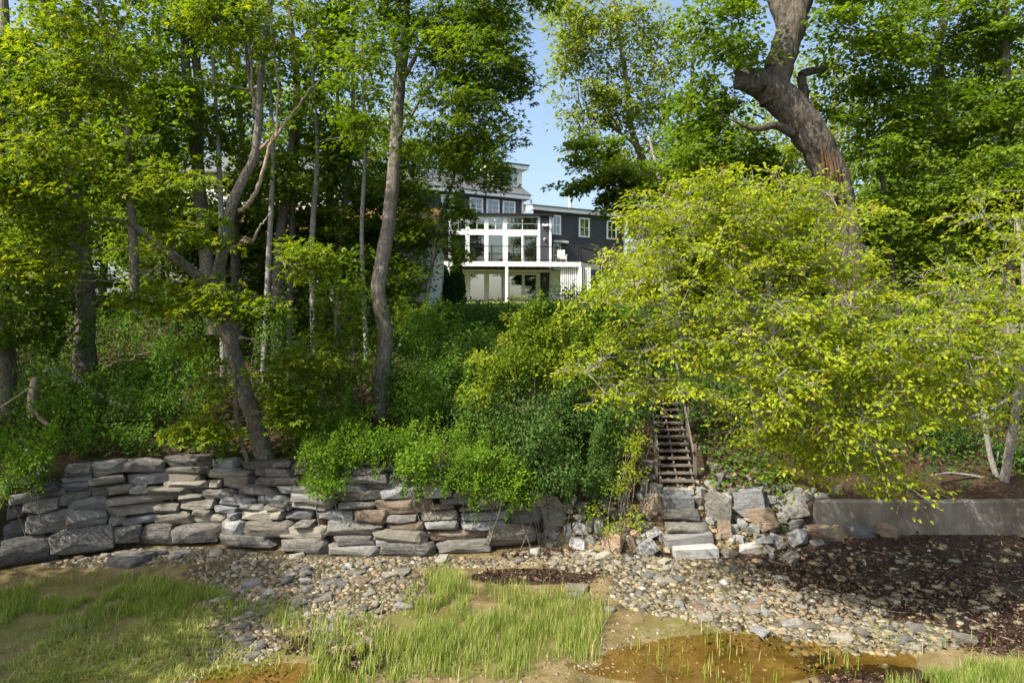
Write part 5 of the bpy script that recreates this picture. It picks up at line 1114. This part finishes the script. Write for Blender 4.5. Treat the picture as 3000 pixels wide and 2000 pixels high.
# ------------------------------------------------------------------ trees behind the houses
k = 0
for (px, D, top, w, lab) in [(60, 48, 120, 260, 'far leafy tree beyond the parked car'), (300, 52, 60, 280, 'far pale-green tree behind the lumber stack'), (560, 50, 140, 260, 'far tree behind the cream house upper roof'), (800, 55, 200, 260, 'far tree between the cream house and the grey house'), (1040, 58, 260, 250, 'far tree behind the roof end of the grey house'),
                             (-150, 40, 60, 260, 'far tree beyond the drive'), (1960, 60, 420, 180, 'far tree behind the right wing of the grey house'), (2150, 52, 260, 260, 'far tree behind the old oak stub'), (2450, 48, 120, 300, 'far tree behind the split oak trunk'), (2750, 46, 160, 300, 'far tree behind the pale house'), (3050, 44, 60, 300, 'far tree beyond the pale house gable'),
                             (1170, 62, 300, 220, 'far tree over the grey house roof'), (430, 42, 330, 200, 'mid-distance sapling behind the cream house'), (-60, 34, 500, 220, 'low tree at the edge of the drive'), (1880, 50, 700, 90, 'low tree hiding the corner of the right wing'), (2350, 38, 560, 200, 'low leafy tree on the slope top behind the old oak'), (2080, 40, 600, 180, 'low leafy tree at the end of the lawn'), (2620, 38, 520, 200, 'low leafy tree before the pale house'), (2860, 37, 480, 200, 'low leafy tree hiding the pale house windows'), (3060, 36, 420, 180, 'low leafy tree beside the pale house gable'), (1990, 36, 700, 110, 'leafy sapling beside the lawn slope')]:
    x = (px - 1500) / FPX * D; pb = HORY - (gz1(x, D) - CAMH) / D * FPX; s = D / FPX; H = pb - top
    bl = [(px, top + H * .30, D, w * .62, H * .30, w * s * .6, int(26 * (w / 250))), (px - w * .3, top + H * .55, D, w * .5, H * .26, w * s * .5, int(18 * (w / 250))), (px + w * .3, top + H * .58, D, w * .5, H * .26, w * s * .5, int(18 * (w / 250))), (px, top + H * .8, D, w * .7, H * .15, w * s * .5, 12)]
    make_tree('background_tree', lab, 'trees behind the houses', [([(px, pb, D), (px + 10, pb - H * .3, D), (px - 10, pb - H * .55, D), (px, pb - H * .9, D)], [.3, .24, .18, .05])], bl, 'back_leaf' if k % 2 else 'elm_leaf', 'wide', .31, 105, 1.5, .6, 'bark', 90 + k, .09, 0, avoid=gap, trunk_sides=8); k += 1
# trees further along the curving shore, beside and behind the viewpoint, whose shade reaches the grass
for k, (x, y, h, lab) in enumerate([(-18.3, 8.8, 17, 'shore maple whose shadow falls over the marsh grass'), (-20.5, 5, 17, 'tall maple on the shore where the wall curves round'), (-22.5, 15.5, 18, 'big shady maple above the curve of the wall'), (-27, 20, 15, 'big shady maple on the bank beyond the drive')]):
    pb = HORY - (gz1(x, y) - CAMH) / y * FPX; px = 1500 + x / y * FPX; s = FPX / y
    bl = [(px, pb - h * .62 * s, y, 4.2 * s, 3.0 * s, 3.0, 80 if k == 0 else 52), (px + 1.5 * s, pb - h * .5 * s, y, 2.8 * s, 1.8 * s, 2, 18)]
    make_tree('shore_maple', lab, None, [([(px, pb, y), (px, pb - h * .4 * s, y), (px, pb - h * .85 * s, y)], [.25, .2, .06])], bl, 'maple_leaf', 'wide', .30, 50, 1.0, .4, 'bark', 120 + k, .06, 0)

# ------------------------------------------------------------------ evergreens beside the deck
for (px, pt, D, w, lab) in [(1302, 782, 41.5, 20, 'small dark arborvitae beside the cream house corner'), (1338, 764, 41, 24, 'taller dark arborvitae in front of the deck post'), (1318, 815, 40.4, 26, 'rounded dark arborvitae between its two taller neighbours')]:
    x = (px - 1500) / FPX * D; zg = gz1(x, D); pb = HORY - (zg - CAMH) / D * FPX; r = np.random.default_rng(int(px)); s = D / FPX
    o = empty('arborvitae', (x, D, zg), lab, 'evergreen', 'arborvitae by the deck'); T = Tubes(); H = (pb - pt) * s; T.add(np.array([(0, 0, -.1), (0, 0, H * .9)]), [.05, .02], 6); T.build('trunk', M['bark'], o)
    m = 5200; t = r.random(m) ** .8; a = r.random(m) * 6.283; rr = w * s * 1.15 * np.clip(np.minimum(1, (t + .12) * 5) * (1 - t) ** .55, .04, 1) * (.75 + .35 * r.random(m)) * (1 + .18 * vnoise(np.stack([np.cos(a) * 2, np.sin(a) * 2, t * 6], -1)))
    pos = np.stack([rr * np.cos(a), rr * np.sin(a), t * H], -1); d = np.stack([np.cos(a) * .5, np.sin(a) * .5, np.ones(m)], -1) + r.normal(size=(m, 3)) * .25; nn = np.stack([np.cos(a), np.sin(a), .2 * np.ones(m)], -1) + r.normal(size=(m, 3)) * .4
    link('foliage', leaf_mesh('foliage', pos, d, nn, .15 * (.6 + .6 * r.random(m)), np.clip(r.normal(.5, .25, m), 0, 1), 'quad'), M['cedar_leaf'], o)

# ------------------------------------------------------------------ shrubs of the bank
S = [('viburnum_bush', 'large mounded dark-green bush spilling over the end of the stone wall', [(1620, 1330, 19.6, 190, 110, 1.0, 46), (1480, 1260, 20.3, 170, 90, 1.0, 30), (1720, 1240, 20.6, 150, 110, 1.0, 30), (1560, 1180, 21.2, 160, 80, 1.0, 26), (1760, 1380, 20.2, 90, 60, .8, 14)], 'dark_shrub_leaf', .075, 150, .48),
     ('forsythia', 'bright feathery shrub trailing over the middle of the stone wall', [(1440, 1400, 18.9, 100, 85, .35, 34), (1300, 1360, 19.0, 140, 75, .5, 40), (1200, 1380, 18.9, 60, 50, .3, 10), (1180, 1300, 19.6, 120, 60, .6, 22), (1360, 1270, 19.9, 150, 60, .7, 24), (1520, 1440, 18.9, 60, 40, .3, 8)], 'bush_leaf', .062, 150, .38),
     ('forsythia', 'feathery green shrub hanging over the stone wall beside the leaning oak', [(950, 1340, 19.2, 95, 80, .45, 36), (890, 1240, 20.0, 90, 80, .7, 26), (1020, 1240, 20.1, 120, 80, .8, 30), (950, 1410, 18.9, 50, 30, .25, 10), (1080, 1310, 19.4, 80, 50, .4, 14)], 'bush_leaf', .062, 150, .38),
     ('vine_mound', 'sunlit yellow-green vine mound high on the bank below the lawn', [(1560, 1010, 21.8, 100, 70, .8, 34), (1480, 1090, 21.4, 110, 70, .8, 30), (1650, 1080, 21.4, 110, 80, .8, 28), (1600, 950, 22.2, 90, 40, .8, 16), (1420, 1160, 21, 70, 40, .7, 12), (1540, 950, 21.9, 60, 50, .6, 14), (1720, 980, 22.4, 90, 60, .8, 16)], 'oak_leaf', .10, 115, .46),
     ('bittersweet_vine', 'bright leafy vine hanging down beside the wooden stairs', [(1850, 1370, 19.3, 45, 60, .25, 12), (1830, 1300, 19.8, 60, 50, .4, 10), (1800, 1440, 19, 30, 30, .2, 4), (1740, 1500, 18.9, 30, 20, .2, 4), (1850, 1520, 18.7, 60, 30, .3, 6), (1790, 1545, 18.6, 18, 14, .15, 3)], 'beech_leaf', .075, 40, .26),
     ('lilac_thicket', 'dense shady green thicket between the smooth brown trunk and the vine mound', [(1250, 960, 25, 110, 60, 1, 18), (1340, 1090, 22.3, 100, 70, .8, 18), (1260, 1060, 23.5, 120, 100, 1.2, 30), (1330, 1180, 22, 130, 80, 1.0, 26), (1220, 1190, 21.8, 110, 70, 1.0, 22), (1380, 1010, 24.5, 110, 60, 1.2, 18), (1160, 1120, 22.5, 60, 60, .8, 8)], 'shrub_leaf', .085, 130, .52),
     ('bank_weeds', 'tall weeds and perennials at the rim of the lawn', [(1430, 925, 32, 150, 26, 1.5, 26), (1600, 905, 33, 150, 26, 1.5, 24), (1300, 930, 31, 100, 30, 1.5, 16), (1740, 880, 30, 120, 50, 1.5, 26), (1660, 860, 31, 60, 25, 1.0, 9)], 'shrub_leaf', .10, 90, .5),
     ('maple_saplings', 'broad-leaved maple saplings below the smooth brown trunk', [(1010, 1000, 22, 110, 70, .8, 16), (1000, 1110, 21.6, 110, 60, .8, 16), (1080, 900, 23, 110, 60, 1, 14), (1230, 930, 26, 100, 50, 1, 14), (960, 880, 23, 90, 60, 1, 12)], 'maple_leaf', .15, 42, .5),
     ('bank_thicket', 'leafy undergrowth between the leaning oak and the thick maple', [(850, 1170, 21.3, 80, 80, .8, 18), (900, 1090, 22, 80, 60, .8, 12), (250, 1180, 21.5, 110, 60, .8, 16), (450, 960, 22.5, 110, 80, 1, 18), (560, 1000, 22, 90, 80, 1, 16), (860, 1050, 22, 90, 90, 1, 18), (800, 950, 23, 90, 70, 1, 14), (480, 1060, 22, 130, 70, 1, 22), (420, 1170, 21.3, 130, 60, .8, 22), (300, 1270, 20.3, 150, 50, .6, 22), (520, 1200, 21, 110, 60, .8, 18), (580, 1120, 21.5, 100, 60, .8, 16), (330, 1130, 22, 90, 60, .9, 12), (640, 1290, 20.4, 60, 20, .4, 5)], 'shrub_leaf', .085, 85, .48),
     ('bank_thicket', 'shady undergrowth around the bleached dead log', [(60, 870, 24, 140, 90, 1.2, 26), (150, 940, 23.5, 110, 80, 1.2, 16), (330, 960, 24, 80, 90, 1, 14), (80, 1130, 21.5, 140, 70, .9, 18), (180, 1210, 20.6, 120, 50, .7, 16), (60, 980, 23, 130, 70, 1, 18), (170, 1010, 23, 90, 50, 1, 10)], 'shrub_leaf', .085, 80, .48),
     ('honeysuckle_bush', 'bright round-leaved bush tumbling over the near end of the stone wall', [(50, 1340, 18.6, 90, 70, .5, 20), (110, 1370, 18.4, 60, 60, .4, 12), (10, 1420, 18, 40, 60, .3, 8), (130, 1290, 19.2, 60, 40, .5, 8)], 'bush_leaf', .085, 75, .36),
     ('stair_shrub', 'dark shrub crowding the top of the wooden stairs', [(1880, 1180, 21.4, 60, 60, .5, 14), (2040, 1150, 22.8, 60, 80, .7, 14), (1960, 1090, 25, 90, 40, .8, 14), (1840, 1090, 22.6, 80, 60, .8, 14)], 'dark_shrub_leaf', .09, 90, .45),
     ('slope_undergrowth', 'dark undergrowth on the slope under the beech branches', [(2150, 1150, 23, 150, 70, 1, 22), (2400, 1130, 23.5, 170, 80, 1, 26), (2650, 1130, 23.5, 170, 80, 1, 26), (2880, 1100, 24, 160, 90, 1, 24), (2600, 1000, 26, 300, 70, 1.2, 34), (2250, 1010, 26, 200, 60, 1.2, 24), (2760, 1300, 22.6, 200, 50, .6, 20), (2960, 1340, 22.2, 90, 60, .5, 12), (2500, 1350, 22.3, 150, 50, .6, 16), (2700, 1220, 23, 260, 50, .8, 20)], 'dark_shrub_leaf', .10, 85, .55)]
for k, (nm, lab, bl, lf, sz, K, R_) in enumerate(S):
    shrub(nm, lab, bl, lf, 'lobed' if nm == 'maple_saplings' else ('oval' if nm in ('bittersweet_vine', 'honeysuckle_bush') else 'wide'), sz, K, R_, 200 + k)
# ground cover and leaf litter
def scatter(name, label, n, sd, box, size, mat, shape, lift, upw=.8, dens=None):
    r = np.random.default_rng(sd); x = box[0] + (box[1] - box[0]) * r.random(n); y = box[2] + (box[3] - box[2]) * r.random(n)
    k = y > wall_base(x) + .9
    if dens is not None: k &= dens(x, y) > r.random(n)
    x, y = x[k], y[k]; z = gz(x, y); m = len(x)
    pos = np.stack([x, y, z + lift * r.random(m) ** 1.5], -1); d = r.normal(size=(m, 3)) * np.array([1, 1, .4]) + np.array([0, -.3, 0]); nn = np.array([0, -.25, upw]) + r.normal(size=(m, 3)) * .45
    o = link(name, leaf_mesh(name, pos, d, nn, size * (.6 + .7 * r.random(m)), np.clip(r.normal(.5, .24, m), 0, 1), shape), M[mat]); return tag(o, label, 'ground cover', kind='stuff')
clump = lambda x, y: np.clip(.75 + 1.1 * vnoise(np.stack([x * .55, y * .55, x * 0 + 9], -1)), 0, 1) * ~((np.abs(x - 5.15) < .95) & (y < 25.5))
scatter('leaf_litter', 'brown fallen leaves covering the bank', 28000, 1, (-22, 22, 18.5, 33), .10, 'litter', 'quad', .04)
scatter('ground_cover', 'low leafy plants covering the wooded bank', 92000, 2, (-22, 22, 20, 36), .135, 'shrub_leaf', 'wide', .8, .8, clump)
scatter('ground_cover', 'low weeds along the edge of the lawn', 30000, 3, (-4, 6, 29, 38.5), .10, 'shrub_leaf', 'wide', .35, .8)
# litter caught on the ledges of the stone wall
r = np.random.default_rng(77); m = 2600; px = r.random(m) * 1560; py = 1345 + r.random(m) * 230
D = np.full(m, 19.2)
for _ in range(4): D = (wall_base((px - 1500) / FPX * D) + .12 + K_B * CAMH) / (1 - K_B * (HORY - py) / FPX)
pos = np.stack([(px - 1500) / FPX * D, D + .12, CAMH + (HORY - py) / FPX * D], -1)
keep = vnoise(np.stack([px * .018, py * .05, px * 0], -1)) > .1
o = link('wall_litter', leaf_mesh('wall_litter', pos[keep], r.normal(size=(keep.sum(), 3)), np.array([0, -.4, .8]) + r.normal(size=(keep.sum(), 3)) * .4, .075 * (.6 + .6 * r.random(keep.sum())), r.random(keep.sum()), 'quad'), M['litter']); tag(o, 'brown dead leaves caught in the joints of the stone wall', 'leaf litter', kind='stuff')

# ------------------------------------------------------------------ dead wood on the bank
def log(name, label, segs, mat='dead_wood'):
    base = P(*segs[0][0][0]); o = empty(name, base, label, 'dead wood')
    for i, (pts, rad) in enumerate(segs):
        T = Tubes(); q = catmull(np.array([P(*p) for p in pts]), 5); rr = np.interp(np.linspace(0, 1, len(q)), np.linspace(0, 1, len(rad)), rad); T.add(q, rr, 9, .2, i); T.build('log' if i == 0 else 'broken_limb', M[mat], o, base)
    return o
log('dead_log', 'bleached dead snag hanging down the bank above the bright bush', [([(100, 1110, 21.2), (92, 1160, 20.8), (92, 1215, 20.5), (100, 1222, 20.4)], [.10, .11, .10, .08]), ([(94, 1180, 20.7), (110, 1220, 20.5), (140, 1243, 20.2)], [.07, .07, .06]), ([(95, 1130, 21), (60, 1155, 21), (0, 1195, 21)], [.04, .035, .03])])
log('fallen_branch', 'broken orange-brown branch propped against the thick trunk', [([(230, 945, 24.6), (195, 985, 24), (170, 1020, 23.6), (140, 1050, 23.2)], [.03, .06, .10, .07])])
log('fallen_tree', 'long grey fallen trunk lying down the slope below the thick maple', [([(140, 1080, 23.6), (210, 1105, 23.1), (290, 1160, 22.2), (380, 1195, 21.6)], [.09, .09, .08, .05])], 'grey_bark')
log('bare_stump_limb', 'curved bare limb poking out over the stone wall end', [([(80, 1320, 19.2), (100, 1345, 18.9), (112, 1375, 18.6), (115, 1395, 18.5)], [.07, .08, .07, .07])], 'grey_bark')
log('arched_root', 'long arched bare limb lying behind the concrete seawall', [([(2680, 1445, 21.6), (2740, 1400, 21.9), (2760, 1380, 22), (2850, 1388, 22), (2910, 1375, 22), (2925, 1320, 22)], [.04, .045, .05, .05, .05, .03])], 'grey_bark')

# ------------------------------------------------------------------ marsh grass, wrack
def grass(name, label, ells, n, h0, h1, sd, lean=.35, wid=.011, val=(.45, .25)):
    r = np.random.default_rng(sd); w = np.array([e[2] * e[3] * e[4] for e in ells], float); w /= w.sum()
    c = r.choice(len(ells), n, p=w); E = np.array([e[:4] for e in ells], float)[c]
    a = r.random(n) * 6.283; q = r.random(n) ** .62 * (1 + .12 * r.normal(size=n)).clip(.5, 1.2) * (1 + .22 * np.sin(3 * a + c)); px = E[:, 0] + E[:, 2] * q * np.cos(a); py = E[:, 1] + E[:, 3] * q * np.sin(a)
    k = (py > 1600) & (py < 2080) & (px > -80) & (px < 3080); px, py = px[k], py[k]
    y = CAMH * FPX / (py - HORY); x = (px - 1500) / FPX * y
    cl = .65 * vnoise(np.stack([x * 1.3, y * .9, x * 0 + sd], -1)) + .5 * vnoise(np.stack([x * 3.7, y * 2.6, x * 0 + sd], -1)); k = (cl + .55 * r.random(len(x)) > .12) & (y < wall_base(x) - .3); x, y, cl = x[k], y[k], cl[k]; z = gz(x, y); m = len(x)
    h = (h0 + (h1 - h0) * r.random(m)) * (1 + .35 * cl); th = r.random(m) * 6.283; ln = lean * (.3 + r.random(m)); dirx = np.cos(th) * ln + .04; diry = np.sin(th) * ln
    side = np.stack([np.cos(th + 1.3), np.sin(th + 1.3), 0 * th], -1); b = np.stack([x, y, z - .02], -1)
    def at_(t, bend): return b + np.stack([dirx * h * t * bend, diry * h * t * bend, h * t * (1 - .35 * bend * ln * t)], -1)
    ws = wid * (.6 + .8 * r.random(m))[:, None]
    V = np.stack([b - side * ws, b + side * ws, at_(.5, .5) + side * ws * .85, at_(.5, .5) - side * ws * .85, at_(1, 1.1) + side * ws * .1, at_(1, 1.1) - side * ws * .1], 1)
    F = np.array([(0, 1, 2, 3), (3, 2, 4, 5)]); FF = (F[None] + (np.arange(m) * 6)[:, None, None]).reshape(-1, 4)
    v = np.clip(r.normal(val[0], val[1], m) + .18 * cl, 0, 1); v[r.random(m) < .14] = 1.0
    o = link(name, np_mesh(name, V.reshape(-1, 3), FF, np.repeat(v, 2)), M['grass']); return tag(o, label, 'grass', kind='stuff')
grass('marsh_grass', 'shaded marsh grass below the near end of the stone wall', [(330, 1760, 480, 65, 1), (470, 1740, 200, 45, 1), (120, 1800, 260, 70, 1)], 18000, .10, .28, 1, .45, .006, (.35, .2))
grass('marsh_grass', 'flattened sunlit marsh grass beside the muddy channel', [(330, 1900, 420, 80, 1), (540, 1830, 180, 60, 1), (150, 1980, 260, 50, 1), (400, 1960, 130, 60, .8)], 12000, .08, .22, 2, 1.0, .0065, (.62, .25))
grass('marsh_grass', 'tall bright marsh grass clump in the middle of the flats', [(1290, 1735, 95, 60, 1.5), (1400, 1830, 260, 75, 1), (1560, 1770, 180, 55, .7), (1400, 1910, 260, 60, .8), (1690, 1830, 90, 80, .7), (1250, 1850, 120, 70, .8)], 24000, .14, .44, 3, .35, .0055, (.5, .3))
grass('marsh_grass', 'sparse reedy grass standing in mud beside the channel', [(1050, 1890, 130, 90, .7), (1020, 1970, 150, 50, .7), (1230, 1975, 120, 40, .7), (820, 1810, 60, 40, .8), (930, 1850, 90, 60, .3), (690, 1770, 50, 40, .4)], 2200, .18, .42, 4, .3, .009)
grass('marsh_grass', 'bright thick grass patch growing in dark wrack', [(2840, 1990, 210, 45, 1), (2960, 1980, 110, 40, 1)], 6500, .22, .42, 5, .35, .006)
grass('reed_sprouts', 'single reed sprouts standing in the amber pool', [(2050, 1920, 160, 80, 1), (2300, 1930, 260, 60, .5), (2600, 1890, 250, 50, .5), (1850, 1930, 120, 70, .8), (2080, 1830, 90, 40, .3)], 420, .22, .5, 6, .2, .008)
def wrack(name, label, ells, n, sd):
    r = np.random.default_rng(sd); w = np.array([e[2] * e[3] * e[4] for e in ells], float); w /= w.sum(); c = r.choice(len(ells), n, p=w); E = np.array([e[:4] for e in ells], float)[c]
    a = r.random(n) * 6.283; q = np.sqrt(r.random(n)) * (1 + .1 * r.normal(size=n)); px = E[:, 0] + E[:, 2] * q * np.cos(a); py = E[:, 1] + E[:, 3] * q * np.sin(a); k = (py > 1565) & (py < 2060); px, py = px[k], py[k]
    y = CAMH * FPX / (py - HORY); x = (px - 1500) / FPX * y; k = (y < wall_base(x) + .1) & (vnoise(np.stack([x * 1.3, y * 1.3, x * 0 + sd], -1)) > -.45); x, y = x[k], y[k]; m = len(x)
    pos = np.stack([x, y, gz(x, y) + .004 + .03 * r.random(m) ** 2], -1)
    o = link(name, leaf_mesh(name, pos, r.normal(size=(m, 3)) * np.array([1, 1, .3]), np.array([0, 0, .7]) + r.normal(size=(m, 3)) * .5, np.where(r.random(m) < .1, .11, .045) * (.4 + r.random(m)), r.random(m) ** 1.1, 'quad'), M['wrack']); return tag(o, label, 'seaweed', kind='stuff')
wrack('seaweed_wrack', 'dark mat of dried seaweed in front of the concrete seawall', [e for e in WRACK if e[0] > 2200], 43000, 1)
wrack('seaweed_wrack', 'dark seaweed tangled around the rubble and behind the grass clump', [e for e in WRACK if e[0] <= 2200], 14000, 2)
wrack('seaweed_bits', 'loose dark seaweed bits strewn over the mud and gravel', [(2000, 1700, 350, 90, 1), (2400, 1830, 350, 60, 1), (1500, 1660, 350, 50, 1), (900, 1900, 500, 90, .7)], 6000, 3)
# twigs on the wrack
r = np.random.default_rng(9); T = Tubes()
for i in range(90):
    px, py = 2150 + r.random() * 850, 1590 + r.random() * 270; y = CAMH * FPX / (py - HORY); x = (px - 1500) / FPX * y
    if y > wall_base(x) - .2: continue
    z = gz1(x, y) + .05; a = r.random() * 3.14; L = .08 + .25 * r.random() ** 2; d = np.array([math.cos(a) * L, math.sin(a) * L, .02]); c = np.array([x, y, z]); T.add(np.array([c - d, c + r.normal(size=3) * .02, c + d]), [.006, .008, .004], 4)
o = T.build('driftwood_twigs', M['dead_wood'], None); tag(o, 'thin bleached twigs scattered on the dark seaweed', 'twigs', kind='stuff')
